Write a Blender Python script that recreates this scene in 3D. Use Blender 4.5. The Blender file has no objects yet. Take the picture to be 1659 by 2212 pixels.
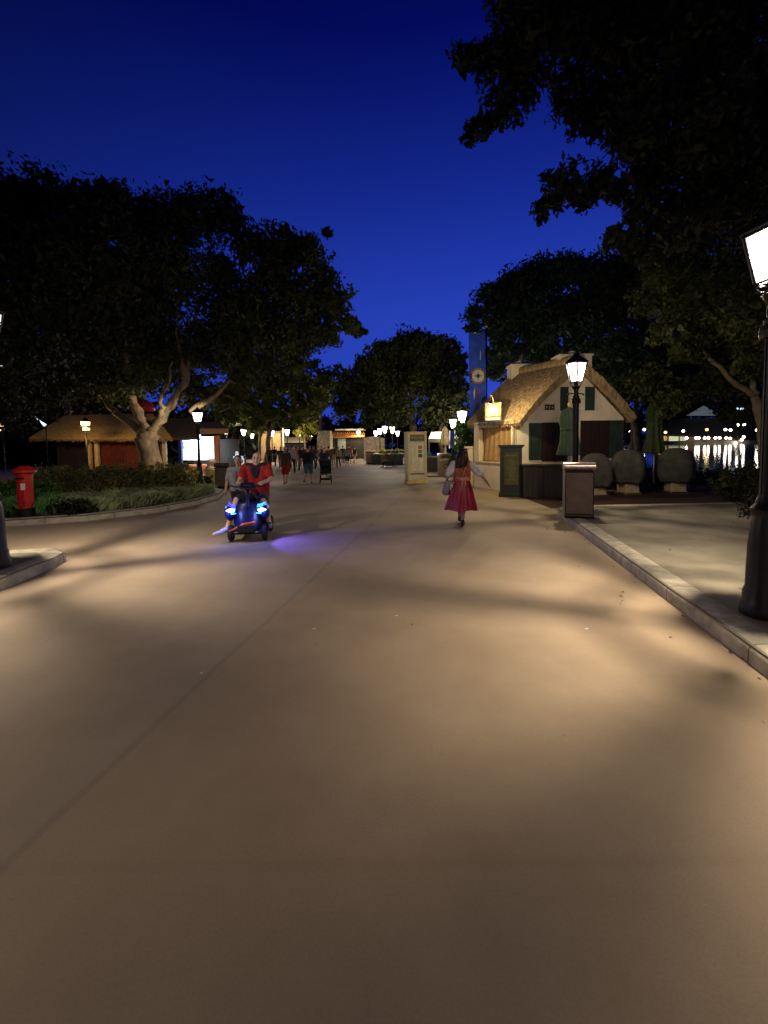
import bpy, bmesh, math, random
import numpy as np
from mathutils import Vector, Matrix, noise
random.seed(7); RNG = np.random.default_rng(7)
PI = math.pi
S = bpy.context.scene
COL = S.collection

# ------------------------------------------------------------------ camera
F, HZ, PITCH, ROLL, EYE = 929.0, 962.0, math.radians(3.0), math.radians(-.7), 1.68      # focal length / horizon in a 1659 x 2212 picture
VC = HZ + F * math.tan(PITCH)
cam = bpy.data.cameras.new('camera'); camo = bpy.data.objects.new('camera', cam); COL.objects.link(camo)
cam.sensor_width = 36; cam.sensor_fit = 'AUTO'
cam.lens = 36 * F / 2212
cam.shift_y = -(1106 - VC) / 2212
cam.clip_start = 0.05; cam.clip_end = 3000
CAMROT = (Matrix.Rotation(PI / 2 - PITCH, 3, 'X') @ Matrix.Rotation(ROLL, 3, 'Z'))
camo.location = (0, 0, EYE); camo.rotation_euler = CAMROT.to_euler()
S.camera = camo

# ------------------------------------------------------------------ sky
W = bpy.data.worlds.new('World'); S.world = W; W.use_nodes = True
nt = W.node_tree; nt.nodes.clear()
n_out = nt.nodes.new('ShaderNodeOutputWorld'); n_bg = nt.nodes.new('ShaderNodeBackground')
n_tc = nt.nodes.new('ShaderNodeTexCoord'); n_sep = nt.nodes.new('ShaderNodeSeparateXYZ')
n_r = nt.nodes.new('ShaderNodeValToRGB')
nt.links.new(n_tc.outputs['Generated'], n_sep.inputs[0]); nt.links.new(n_sep.outputs['Z'], n_r.inputs[0])
cr = n_r.color_ramp
SKY = [(0.0, (.020, .048, .42)), (.12, (.0215, .055, .47)), (.28, (.0175, .047, .43)), (.48, (.0075, .0230, .275)), (.68, (.0011, .0040, .125)), (1.0, (.0005, .001, .04))]
cr.elements[0].position = SKY[0][0]; cr.elements[0].color = (*SKY[0][1], 1)
cr.elements[1].position = SKY[-1][0]; cr.elements[1].color = (*SKY[-1][1], 1)
for p, c in SKY[1:-1]:
    e = cr.elements.new(p); e.color = (*c, 1)
# the afterglow is a little stronger ahead and to the right of the road
n_dot = nt.nodes.new('ShaderNodeVectorMath'); n_dot.operation = 'DOT_PRODUCT'
n_dot.inputs[1].default_value = (0.24, 0.965, 0.1)
nt.links.new(n_tc.outputs['Generated'], n_dot.inputs[0])
n_mr = nt.nodes.new('ShaderNodeMapRange'); n_mr.inputs[1].default_value = .36; n_mr.inputs[2].default_value = 1
n_mr.inputs[3].default_value = 0.17; n_mr.inputs[4].default_value = 1.1
nt.links.new(n_dot.outputs['Value'], n_mr.inputs[0])
nt.links.new(n_r.outputs[0], n_bg.inputs[0]); nt.links.new(n_mr.outputs[0], n_bg.inputs[1])
nt.links.new(n_bg.outputs[0], n_out.inputs[0])

S.view_settings.view_transform = 'Standard'; S.view_settings.look = 'None'
S.view_settings.exposure = 0; S.view_settings.gamma = 1
S.render.engine = 'CYCLES'
S.cycles.use_denoising = True
S.cycles.max_bounces = 5; S.cycles.diffuse_bounces = 2; S.cycles.glossy_bounces = 3
S.cycles.transparent_max_bounces = 12; S.cycles.sample_clamp_indirect = 3
S.cycles.caustics_reflective = False; S.cycles.caustics_refractive = False

LAMP_W = 400          # one street lamp
WARM = (1.0, .82, .59)

# ------------------------------------------------------------------ picture <-> place
def ray(u, v):
    x = (u - 829.5) / F; y = -(v - VC) / F
    return CAMROT @ Vector((x, y, -1))
def P(u, v, Y):
    d = ray(u, v); return Vector((0, 0, EYE)) + d * (Y / d.y)
def G(u, v, z=0.0):
    d = ray(u, v); return Vector((0, 0, EYE)) + d * ((z - EYE) / d.z)
def X(u, Y): return P(u, HZ, Y).x
def Z(v, Y): return P(829.5, v, Y).z

# ------------------------------------------------------------------ materials
def mat(name, col, rough=.7, var=.25, scale=6.0, bump=0.0, bscale=60.0, metal=0.0, emit=None, estr=0.0, trans=0.0, spec=.4, stretch=None):
    m = bpy.data.materials.new(name); m.use_nodes = True
    t = m.node_tree; b = t.nodes['Principled BSDF']
    b.inputs['Roughness'].default_value = rough; b.inputs['Metallic'].default_value = metal
    b.inputs['Specular IOR Level'].default_value = spec
    tc = t.nodes.new('ShaderNodeTexCoord'); no = t.nodes.new('ShaderNodeTexNoise')
    src = tc.outputs['Object']
    if stretch:
        mp = t.nodes.new('ShaderNodeMapping'); mp.inputs['Scale'].default_value = stretch
        t.links.new(src, mp.inputs[0]); src = mp.outputs[0]
    no.inputs['Scale'].default_value = scale; no.inputs['Detail'].default_value = 5
    t.links.new(src, no.inputs['Vector'])
    rp = t.nodes.new('ShaderNodeValToRGB')
    lo = [max(0, c * (1 - var)) for c in col]; hi = [min(1, c * (1 + var)) for c in col]
    rp.color_ramp.elements[0].position = .3; rp.color_ramp.elements[1].position = .7
    rp.color_ramp.elements[0].color = (*lo, 1); rp.color_ramp.elements[1].color = (*hi, 1)
    t.links.new(no.outputs['Fac'], rp.inputs[0]); t.links.new(rp.outputs[0], b.inputs['Base Color'])
    if bump:
        n2 = t.nodes.new('ShaderNodeTexNoise'); n2.inputs['Scale'].default_value = bscale; n2.inputs['Detail'].default_value = 4
        t.links.new(src, n2.inputs['Vector'])
        bp = t.nodes.new('ShaderNodeBump'); bp.inputs['Strength'].default_value = bump; bp.inputs['Distance'].default_value = .009
        t.links.new(n2.outputs['Fac'], bp.inputs['Height']); t.links.new(bp.outputs[0], b.inputs['Normal'])
    if emit:
        b.inputs['Emission Color'].default_value = (*emit, 1); b.inputs['Emission Strength'].default_value = estr
    if trans:
        tr = t.nodes.new('ShaderNodeBsdfTranslucent'); mx = t.nodes.new('ShaderNodeMixShader'); mx.inputs[0].default_value = trans
        t.links.new(rp.outputs[0], tr.inputs[0])
        t.links.new(b.outputs[0], mx.inputs[1]); t.links.new(tr.outputs[0], mx.inputs[2])
        t.links.new(mx.outputs[0], t.nodes['Material Output'].inputs[0])
    return m
def lampglass(name, col, strength):
    m = bpy.data.materials.new(name); m.use_nodes = True
    t = m.node_tree; t.nodes.clear()
    o = t.nodes.new('ShaderNodeOutputMaterial'); a = t.nodes.new('ShaderNodeAddShader')
    e = t.nodes.new('ShaderNodeEmission'); tr = t.nodes.new('ShaderNodeBsdfTransparent')
    e.inputs[0].default_value = (*col, 1); e.inputs[1].default_value = strength
    t.links.new(e.outputs[0], a.inputs[0]); t.links.new(tr.outputs[0], a.inputs[1]); t.links.new(a.outputs[0], o.inputs[0])
    return m

M = {}
M['black'] = mat('black_painted_iron', (.007, .0065, .009), .42, .3, 9, .15, 40, spec=.25)
M['black_cloth'] = mat('black_cloth', (.015, .015, .018), .9, .3, 12, .7, 14)
M['glass'] = lampglass('lit_lantern_glass', (1, .92, .75), 6)
M['glass_cool'] = lampglass('lit_globe_glass', (1, .95, .84), 7)
M['globe'] = mat('lit_globe', (.9, .9, .85), .5, .05, 3, emit=(1, .90, .72), estr=15)
M['globe_orange'] = mat('lit_orange_globe', (.9, .6, .3), .5, .05, 3, emit=(1, .60, .2), estr=4)
M['globe_blue'] = mat('lit_blue_white_strip', (.7, .8, .9), .5, .05, 3, emit=(.6, .8, 1), estr=1.5)
M['kerb'] = mat('kerb_concrete', (.40, .37, .29), .85, .3, 7, .55, 55)
_t = M['kerb'].node_tree; _b = _t.nodes['Principled BSDF']; _src = _b.inputs['Base Color'].links[0].from_socket
_at = _t.nodes.new('ShaderNodeAttribute'); _at.attribute_name = 'run'
_m = _t.nodes.new('ShaderNodeMath'); _m.operation = 'FRACT'; _d = _t.nodes.new('ShaderNodeMath'); _d.operation = 'DIVIDE'; _d.inputs[1].default_value = 1.35
_r = _t.nodes.new('ShaderNodeMapRange'); _r.inputs[1].default_value = .006; _r.inputs[2].default_value = .014; _r.inputs[3].default_value = .25; _r.inputs[4].default_value = 1
_v = _t.nodes.new('ShaderNodeVectorMath'); _v.operation = 'SCALE'
_t.links.new(_at.outputs['Fac'], _d.inputs[0]); _t.links.new(_d.outputs[0], _m.inputs[0]); _t.links.new(_m.outputs[0], _r.inputs[0])
_t.links.new(_src, _v.inputs[0]); _t.links.new(_r.outputs[0], _v.inputs['Scale']); _t.links.new(_v.outputs[0], _b.inputs['Base Color'])
M['walk'] = mat('pavement_concrete', (.20, .18, .135), .85, .32, 1.6, .3, 60)
M['soil'] = mat('dark_soil', (.035, .025, .018), .95, .4, 3, .6, 20)
M['redpave'] = mat('red_brick_paving', (.045, .018, .013), .9, .3, 9, .3, 30)
M['stucco'] = mat('cream_stucco', (.76, .67, .51), .85, .12, 2.2, .35, 38)
M['cream'] = mat('cream_paint', (.70, .58, .36), .6, .12, 5, .15, 30)
M['thatch'] = mat('straw_thatch', (.31, .22, .115), .95, .55, 14, .9, 55, stretch=(1, 1, .25))
M['green_paint'] = mat('dark_green_paint', (.020, .044, .030), .55, .3, 4, .15, 40)
M['door_red'] = mat('dark_red_door_paint', (.022, .007, .007), .6, .3, 5, .15, 30)
M['wood_dark'] = mat('dark_stained_wood', (.022, .018, .015), .7, .4, 8, .3, 40, stretch=(1, 1, .2))
M['wood'] = mat('warm_wood', (.26, .14, .06), .6, .35, 10, .25, 50, stretch=(4, 4, .4))
M['curtain'] = mat('tan_curtain_cloth', (.47, .29, .12), .9, .2, 8, .25, 60)
M['green_cloth'] = mat('faded_green_canvas', (.065, .10, .07), .92, .3, 9, .4, 60, stretch=(3, 3, .5))
M['green_cloth2'] = mat('deep_green_canvas', (.038, .062, .022), .92, .35, 9, .4, 60, stretch=(3, 3, .5))
M['grey_cloth'] = mat('grey_cover_cloth', (.078, .078, .064), .95, .3, 4, .8, 10)
M['beige'] = mat('beige_painted_wood', (.52, .40, .22), .7, .2, 6, .2, 30)
M['bin_brown'] = mat('brown_bin_metal', (.115, .080, .058), .55, .2, 5, .2, 60)
M['bin_top'] = mat('brushed_bin_lid', (.50, .42, .38), .28, .15, 8, .1, 60, metal=.85)
M['bin_beige'] = mat('beige_bin_paint', (.40, .29, .20), .6, .15, 5, .15, 40)
M['post_red'] = mat('pillar_box_red', (.40, .014, .010), .38, .22, 6, .1, 30)
M['white'] = mat('white_paint', (.72, .72, .68), .6, .1, 6)
M['paper'] = mat('cream_paper', (.84, .78, .58), .8, .08, 5)
M['sage'] = mat('pale_sage_paint', (.62, .66, .54), .65, .12, 5, .1, 30)
M['gold_wood'] = mat('ochre_frame_paint', (.70, .58, .34), .6, .15, 6, .1, 30)
M['olive'] = mat('olive_panel', (.17, .14, .07), .7, .2, 6)
M['yellow'] = mat('yellow_plinth_paint', (.74, .60, .20), .6, .15, 6)
M['navy'] = mat('navy_blue_paint', (.02, .035, .16), .6, .25, 5)
M['banner'] = mat('blue_banner_cloth', (.030, .085, .52), .8, .25, 3, .2, 30, trans=.25)
M['banner_white'] = mat('pale_banner_print', (.62, .66, .66), .85, .1, 5)
M['banner_violet'] = mat('violet_banner_print', (.13, .10, .34), .85, .2, 3)
M['gold'] = mat('gold_print', (.62, .42, .12), .7, .25, 20)
M['maroon'] = mat('maroon_print', (.12, .04, .05), .8, .2, 10)
M['bark'] = mat('pale_bark', (.22, .165, .10), .92, .45, 5, .9, 22, stretch=(1, 1, .5))
M['bark_dark'] = mat('dark_bark', (.10, .075, .055), .92, .4, 5, .9, 22)
M['leaf'] = mat('dark_green_leaves', (.056, .068, .020), .6, .55, 1.1, trans=.3)
M['leaf_warm'] = mat('olive_green_leaves', (.105, .122, .028), .6, .5, 1.3, trans=.3)
M['leaf_cool'] = mat('blue_green_leaves', (.034, .062, .032), .6, .5, 1.1, trans=.3)
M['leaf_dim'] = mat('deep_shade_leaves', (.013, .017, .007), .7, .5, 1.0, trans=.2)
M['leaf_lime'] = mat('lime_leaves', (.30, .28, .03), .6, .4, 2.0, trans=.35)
M['hedge'] = mat('clipped_hedge_leaves', (.15, .14, .045), .65, .5, 2.0, trans=.2)
M['hedge_green'] = mat('bright_green_hedge_leaves', (.07, .16, .03), .6, .5, 2.0, trans=.25)
M['cover_silver'] = mat('silvery_ground_cover', (.29, .35, .18), .65, .55, 1.6, trans=.2)
M['cover_green'] = mat('green_ground_cover', (.10, .25, .07), .65, .5, 1.2, trans=.2)
M['skin'] = mat('skin', (.50, .27, .17), .55, .12, 9)
M['skin_pale'] = mat('pale_skin', (.60, .40, .29), .55, .1, 9)
M['hair_brown'] = mat('dark_brown_hair', (.022, .010, .007), .5, .6, 26, .7, 60, stretch=(1, 1, .25))
M['hair_black'] = mat('black_hair', (.012, .010, .009), .5, .4, 30)
M['shoe'] = mat('black_shoe_leather', (.012, .012, .012), .45, .3, 12)
M['shoe_white'] = mat('white_shoe', (.65, .62, .52), .6, .15, 12)
M['bodice'] = mat('rust_orange_bodice', (.36, .105, .06), .85, .25, 14, .3, 80)
M['skirt'] = mat('crimson_skirt_cloth', (.28, .007, .022), .40, .3, 5, .2, 50, spec=.6)
M['blouse'] = mat('white_blouse_cloth', (.62, .62, .64), .85, .12, 10, .4, 30)
M['ribbon'] = mat('salmon_ribbon', (.60, .24, .17), .7, .15, 10)
M['bag'] = mat('grey_blue_bag_cloth', (.24, .25, .34), .85, .25, 8, .3, 30)
M['shirt_red'] = mat('red_shirt_cloth', (.36, .017, .012), .85, .3, 6, .7, 13)
M['navy_cloth'] = mat('navy_cloth', (.020, .028, .075), .9, .3, 10, .7, 14)
M['teal_cloth'] = mat('teal_cloth', (.03, .13, .14), .9, .25, 10, .7, 14)
M['brown_cloth'] = mat('brown_cloth', (.09, .055, .035), .9, .3, 10, .7, 14)
M['grey_top'] = mat('grey_top_cloth', (.22, .23, .25), .9, .2, 10, .7, 14)
M['tan_cloth'] = mat('tan_cloth', (.36, .27, .18), .9, .2, 10, .3, 50)
M['mint_cloth'] = mat('mint_cloth', (.42, .52, .38), .9, .15, 10, .3, 50)
M['pink_cloth'] = mat('dusty_pink_cloth', (.38, .17, .12), .9, .15, 10, .3, 50)
M['rubber'] = mat('black_rubber', (.015, .015, .016), .8, .3, 20)
M['scooter_blue'] = mat('dark_blue_plastic', (.010, .012, .045), .3, .2, 6)
M['chrome'] = mat('chrome', (.6, .6, .6), .2, .05, 6, metal=1)
M['orange_ref'] = mat('orange_reflector', (.75, .12, .02), .3, .1, 20, emit=(1, .12, .02), estr=.05)
M['led_white'] = mat('lit_led_lamp', (.8, .9, 1), .4, .02, 6, emit=(.75, .88, 1), estr=9)
M['led_cyan'] = mat('lit_cyan_led_strip', (.1, .5, .9), .4, .02, 6, emit=(.03, .42, 1), estr=2.6)
M['led_blue'] = mat('lit_blue_led_strip', (.1, .1, .9), .4, .02, 6, emit=(.05, .05, 1), estr=2.4)
M['screen'] = None
M['roof_tan'] = mat('tan_shingle_roof', (.34, .235, .095), .9, .35, 9, .6, 30)
M['roof_grey'] = mat('grey_brown_roof', (.13, .095, .06), .9, .3, 6, .5, 30)
M['wall_red'] = mat('deep_red_board_wall', (.11, .016, .010), .75, .3, 6, .2, 30)
M['wall_tan'] = mat('tan_plaster_wall', (.46, .30, .13), .85, .2, 2.5, .25, 20)
M['stone'] = mat('rough_stone_wall', (.30, .235, .165), .9, .45, 3, .9, 9)
M['salmon'] = mat('salmon_paint', (.60, .22, .11), .7, .15, 6)
M['slate'] = mat('dark_slate_roof', (.020, .018, .018), .85, .3, 3)
M['metal_roof'] = mat('glowing_pavilion_roof', (.30, .34, .33), .6, .2, 4, emit=(.5, .6, .6), estr=.12)  # weak emission stands in for the light falling on this roof
M['far_wall'] = mat('far_lit_wall', (.42, .27, .12), .8, .2, 1.2)
M['bank'] = mat('pale_bank_wall', (.30, .25, .20), .85, .2, 1, .2, 8)
M['eave_lit'] = mat('orange_tiled_eave', (.55, .24, .07), .7, .3, 9, .3, 20)
M['door_grey'] = mat('pale_grey_door', (.36, .40, .37), .6, .1, 4)
M['eyes'] = mat('eye_dark', (.03, .02, .015), .3, .1, 9)
M['lip'] = mat('lip_skin', (.36, .13, .10), .5, .1, 9)
M['photo_red'] = mat('printed_red_dish', (.52, .16, .09), .6, .5, 25)
M['photo_grey'] = mat('printed_grey_dish', (.26, .21, .14), .6, .6, 40)
M['photo_dark'] = mat('printed_dark_dish', (.13, .09, .07), .6, .95, 30)
M['ink'] = mat('faded_ink', (.42, .34, .22), .8, .1, 9)
M['ink_pale'] = mat('pale_gold_letter', (.52, .46, .28), .7, .1, 9)
M['ink_dim'] = mat('dim_olive_letter', (.20, .19, .08), .7, .1, 9)
M['board_olive'] = mat('olive_menu_paper', (.075, .072, .022), .8, .35, 5)

# lit food counter behind the tree: a bright blown-out screen wall
def screenmat():
    m = bpy.data.materials.new('lit_counter_display'); m.use_nodes = True
    t = m.node_tree; b = t.nodes['Principled BSDF']
    tc = t.nodes.new('ShaderNodeTexCoord'); vo = t.nodes.new('ShaderNodeTexVoronoi'); vo.inputs['Scale'].default_value = 3.2
    t.links.new(tc.outputs['Object'], vo.inputs['Vector'])
    r = t.nodes.new('ShaderNodeValToRGB'); t.links.new(vo.outputs['Color'], r.inputs[0])
    e = r.color_ramp.elements
    e[0].position = .25; e[0].color = (.02, .05, .22, 1); e[1].position = .62; e[1].color = (.85, .93, 1, 1)
    x = e.new(.45); x.color = (.16, .38, .85, 1); x = e.new(.92); x.color = (1, .45, .35, 1)
    t.links.new(r.outputs[0], b.inputs['Emission Color']); b.inputs['Emission Strength'].default_value = 1.1
    b.inputs['Base Color'].default_value = (.3, .3, .3, 1)
    return m
M['screen'] = screenmat()

# ------------------------------------------------------------------ helpers
class MB:
    def __init__(s): s.v, s.f, s.m, s.mats = [], [], [], []
    def mi(s, m):
        if m not in s.mats: s.mats.append(m)
        return s.mats.index(m)
    def add(s, vs, fs, m):
        o = len(s.v); k = s.mi(m)
        s.v += [tuple(p) for p in vs]; s.f += [[o + i for i in f] for f in fs]; s.m += [k] * len(fs)
        return s
    def box(s, c, d, m, rz=0, taper=1.0, rot=None):
        x, y, z = d[0] / 2, d[1] / 2, d[2] / 2
        vs = []
        R = rot or Matrix.Rotation(rz, 3, 'Z')
        for zz, k in ((-z, 1), (z, taper)):
            for a, b in ((-1, -1), (1, -1), (1, 1), (-1, 1)):
                vs.append(Vector(c) + R @ Vector((a * x * k, b * y * k, zz)))
        return s.add(vs, [(3, 2, 1, 0), (4, 5, 6, 7), (0, 1, 5, 4), (1, 2, 6, 5), (2, 3, 7, 6), (3, 0, 4, 7)], m)
    def tube(s, pts, rad, m, n=10, cap=True):
        pts = [Vector(p) for p in pts]
        if not hasattr(rad, '__len__'): rad = [rad] * len(pts)
        rings = []; up = None
        for i, p in enumerate(pts):
            t = (pts[min(i + 1, len(pts) - 1)] - pts[max(i - 1, 0)]).normalized()
            if up is None:
                up = Vector((0, 0, 1)) if abs(t.z) < .9 else Vector((1, 0, 0))
            a = t.cross(up).normalized(); b = a.cross(t).normalized(); up = b
            rings.append([p + (a * math.cos(2 * PI * k / n) + b * math.sin(2 * PI * k / n)) * rad[i] for k in range(n)])
        vs = [p for r in rings for p in r]; fs = []
        for i in range(len(rings) - 1):
            for k in range(n):
                a, b = i * n + k, i * n + (k + 1) % n
                fs.append((a, b, b + n, a + n))
        if cap:
            fs.append(tuple(range(n))[::-1]); fs.append(tuple(range((len(rings) - 1) * n, len(rings) * n)))
        return s.add(vs, fs, m)
    def lathe(s, prof, m, n=20, c=(0, 0, 0), fold=None, phase=0.0):
        vs, fs = [], []
        for (r, z) in prof:
            for k in range(n):
                a = 2 * PI * k / n + phase
                rr = r * (1 if not fold else fold(a, z))
                vs.append((c[0] + rr * math.cos(a), c[1] + rr * math.sin(a), c[2] + z))
        for i in range(len(prof) - 1):
            for k in range(n):
                a, b = i * n + k, i * n + (k + 1) % n
                fs.append((a, b, b + n, a + n))
        if prof[0][0] > 1e-4: fs.append(tuple(range(n))[::-1])
        if prof[-1][0] > 1e-4: fs.append(tuple(range((len(prof) - 1) * n, len(prof) * n)))
        return s.add(vs, fs, m)
    def ball(s, c, r, m, n=12, k=8):
        r = (r, r, r) if not hasattr(r, '__len__') else r
        prof = [(math.sin(PI * i / k), -math.cos(PI * i / k)) for i in range(k + 1)]
        vs, fs = [], []
        for (q, z) in prof:
            for j in range(n):
                a = 2 * PI * j / n
                vs.append((c[0] + r[0] * q * math.cos(a), c[1] + r[1] * q * math.sin(a), c[2] + r[2] * z))
        for i in range(k):
            for j in range(n):
                a, b = i * n + j, i * n + (j + 1) % n
                fs.append((a, b, b + n, a + n))
        return s.add(vs, fs, m)
    def prism(s, poly, y0, y1, m):           # polygon in x,z pushed along y
        n = len(poly)
        vs = [(x, y0, z) for x, z in poly] + [(x, y1, z) for x, z in poly]
        fs = [tuple(range(n)), tuple(range(2 * n - 1, n - 1, -1))] + [(i, i + n, (i + 1) % n + n, (i + 1) % n) for i in range(n)]
        return s.add(vs, fs, m)
    def slab(s, poly, z0, z1, m):            # polygon in x,y pushed along z
        n = len(poly)
        vs = [(x, y, z0) for x, y in poly] + [(x, y, z1) for x, y in poly]
        fs = [tuple(range(n))[::-1], tuple(range(n, 2 * n))] + [(i, (i + 1) % n, (i + 1) % n + n, i + n) for i in range(n)]
        return s.add(vs, fs, m)
    def plate(s, q, th, m):                  # thick quad, pushed against its normal
        q = [Vector(p) for p in q]
        nrm = (q[1] - q[0]).cross(q[-1] - q[0]).normalized() * th
        vs = q + [p - nrm for p in q]
        n = len(q)
        fs = [tuple(range(n)), tuple(range(2 * n - 1, n - 1, -1))] + [(i, i + n, (i + 1) % n + n, (i + 1) % n) for i in range(n)]
        return s.add(vs, fs, m)
    def build(s, name, parent=None, smooth=False, bevel=0.0):
        me = bpy.data.meshes.new(name); me.from_pydata(s.v, [], s.f)
        for m in s.mats: me.materials.append(m)
        me.polygons.foreach_set('material_index', s.m)
        if bevel or True:
            bm = bmesh.new(); bm.from_mesh(me)
            bmesh.ops.recalc_face_normals(bm, faces=bm.faces)
            if bevel:
                ed = [e for e in bm.edges if len(e.link_faces) == 2 and e.calc_face_angle(0) > .6]
                bmesh.ops.bevel(bm, geom=ed, offset=bevel, segments=2, affect='EDGES', profile=.5)
            bm.to_mesh(me); bm.free()
        if smooth: me.polygons.foreach_set('use_smooth', [True] * len(me.polygons))
        me.update()
        return link(name, me, parent)
def link(name, me, parent=None):
    o = bpy.data.objects.new(name, me); COL.objects.link(o)
    if parent: o.parent = parent
    return o
def smooth_angle(o, ang=40):
    me = o.data
    bm = bmesh.new(); bm.from_mesh(me)
    for f in bm.faces: f.smooth = True
    for e in bm.edges:
        e.smooth = not (len(e.link_faces) == 2 and e.calc_face_angle(0) > math.radians(ang))
    bm.to_mesh(me); bm.free(); return o
def tag(o, label=None, cat=None, group=None, kind=None):
    if label: o['label'] = label
    if cat: o['category'] = cat
    if group: o['group'] = group
    if kind: o['kind'] = kind
    return o
def thing(name, label, cat, loc=(0, 0, 0), rz=0, group=None):
    o = bpy.data.objects.new(name, None); COL.objects.link(o)
    o.empty_display_size = .2; o.location = loc; o.rotation_euler = (0, 0, rz)
    return tag(o, label, cat, group)
def copy_tree(o, parent=None):
    c = o.copy(); COL.objects.link(c); c.parent = parent
    for ch in list(o.children): copy_tree(ch, c)
    return c
def light(name, kind, parent, loc, power, col, radius=.06, **kw):
    l = bpy.data.lights.new(name, kind); l.energy = power; l.color = col; l.shadow_soft_size = radius
    for k, v in kw.items(): setattr(l, k, v)
    o = bpy.data.objects.new(name, l); COL.objects.link(o); o.parent = parent; o.location = loc
    return o
def words(text, size, m, name, parent, loc, rot=(PI / 2, 0, 0), depth=.004, align='CENTER', spacing=1.0):
    cu = bpy.data.curves.new(name, 'FONT'); cu.body = text; cu.size = size; cu.extrude = depth; cu.align_x = align; cu.align_y = 'CENTER'
    cu.space_character = spacing
    t = bpy.data.objects.new(name, cu); COL.objects.link(t)
    bpy.context.view_layer.update()
    me = bpy.data.meshes.new_from_object(t.evaluated_get(bpy.context.evaluated_depsgraph_get()))
    bpy.data.objects.remove(t); bpy.data.curves.remove(cu)
    me.materials.clear(); me.materials.append(m)
    o = link(name, me, parent); o.location = loc; o.rotation_euler = rot
    return o

# one continuous skin out of rounded cones and ellipsoids (voxel union)
def _ico(bm, c, r, sub=2):
    r = (r, r, r) if not hasattr(r, '__len__') else r
    mtx = Matrix.Translation(Vector(c)) @ Matrix.Diagonal((*r, 1))
    return bmesh.ops.create_icosphere(bm, subdivisions=sub, radius=1, matrix=mtx)['verts']
def fuse(parts, voxel, name, m, parent, smooth=3):
    bm = bmesh.new()
    for p in parts:
        if len(p) == 2:
            _ico(bm, p[0], p[1])
        else:
            b2_ = bmesh.new(); _ico(b2_, p[0], p[1]); _ico(b2_, p[2], p[3])
            bmesh.ops.delete(b2_, geom=b2_.edges[:], context='EDGES_FACES')
            bmesh.ops.convex_hull(b2_, input=b2_.verts[:])
            bmesh.ops.delete(b2_, geom=[v for v in b2_.verts if not v.link_faces], context='VERTS')
            tmp = bpy.data.meshes.new('tmp'); b2_.to_mesh(tmp); b2_.free(); bm.from_mesh(tmp); bpy.data.meshes.remove(tmp)
    me = bpy.data.meshes.new(name); bm.to_mesh(me); bm.free()
    o = bpy.data.objects.new(name, me); COL.objects.link(o)
    rm = o.modifiers.new('r', 'REMESH'); rm.mode = 'VOXEL'; rm.voxel_size = voxel
    if smooth:
        sm = o.modifiers.new('s', 'SMOOTH'); sm.factor = .5; sm.iterations = smooth
    bpy.context.view_layer.update()
    me2 = bpy.data.meshes.new_from_object(o.evaluated_get(bpy.context.evaluated_depsgraph_get()))
    bpy.data.objects.remove(o); bpy.data.meshes.remove(me)
    me2.materials.clear(); me2.materials.append(m)
    me2.polygons.foreach_set('use_smooth', [True] * len(me2.polygons))
    return link(name, me2, parent)

# many small leaf faces gathered in clumps inside ellipsoids
def leaves(blobs, size, m, name, parent, cover=3.2, clump=.32, flat=.75, seed=1, up=0.0):
    """blobs: (centre, radius). size: leaf length in metres. Leaves sit in clumps spread through each blob."""
    rng = np.random.default_rng(seed)
    allp = []
    for c, r in blobs:
        c = np.array(c); rr = np.array(r if hasattr(r, '__len__') else (r, r, r * flat))
        R = rr.max()
        n = int(cover * PI * rr[0] * rr[2] / (size * size * .5)) + 12
        k = max(6, int(n / 42))
        d = rng.normal(size=(k, 3)); d /= np.linalg.norm(d, axis=1)[:, None]
        rad = rng.random(k) ** .5
        cc = c + d * rad[:, None] * rr
        idx = rng.integers(0, k, n)
        g = rng.normal(size=(n, 3)); g /= np.linalg.norm(g, axis=1)[:, None]
        off = g * (rng.random(n) ** .6)[:, None] * (R * clump * (0.6 + .7 * rng.random(k)))[idx][:, None]
        off[:, 2] *= .7
        allp.append(cc[idx] + off)
    ncore = []
    for c, r in blobs:                    # larger inner leaves close the heart of the crown
        rr = np.array(r if hasattr(r, '__len__') else (r, r, r * flat)) * .82
        k = int(cover * .7 * PI * rr[0] * rr[2] / (size * size * 1.45)) + 4
        d = rng.normal(size=(k, 3)); d /= np.linalg.norm(d, axis=1)[:, None]
        ncore.append(np.array(c) + d * (rng.random(k) ** .4)[:, None] * rr)
    nc = np.concatenate(ncore)
    p = np.concatenate(allp + [nc]); n = len(p); big = np.ones(n); big[n - len(nc):] = 1.7
    a = rng.normal(size=(n, 3)); a[:, 2] -= .3; a /= np.linalg.norm(a, axis=1)[:, None]
    b = rng.normal(size=(n, 3)); b[:, 2] += up; b -= a * (a * b).sum(1)[:, None]; b /= np.linalg.norm(b, axis=1)[:, None]
    L = (size * big * (.6 + .8 * rng.random(n)))[:, None]; w = L * .42 * (1 + .35 * (big[:, None] > 1))
    verts = np.stack([p - a * L * .5, p + b * w * .5 + a * L * .05, p + a * L * .5, p - b * w * .5 + a * L * .05], 1).reshape(-1, 3)
    me = bpy.data.meshes.new(name)
    me.vertices.add(n * 4); me.vertices.foreach_set('co', verts.ravel())
    me.loops.add(n * 4); me.loops.foreach_set('vertex_index', np.arange(n * 4, dtype=np.int32))
    me.polygons.add(n); me.polygons.foreach_set('loop_start', np.arange(0, n * 4, 4, dtype=np.int32))
    me.polygons.foreach_set('loop_total', np.full(n, 4, dtype=np.int32))
    me.materials.append(m); me.update(calc_edges=True)
    return link(name, me, parent)

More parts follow.
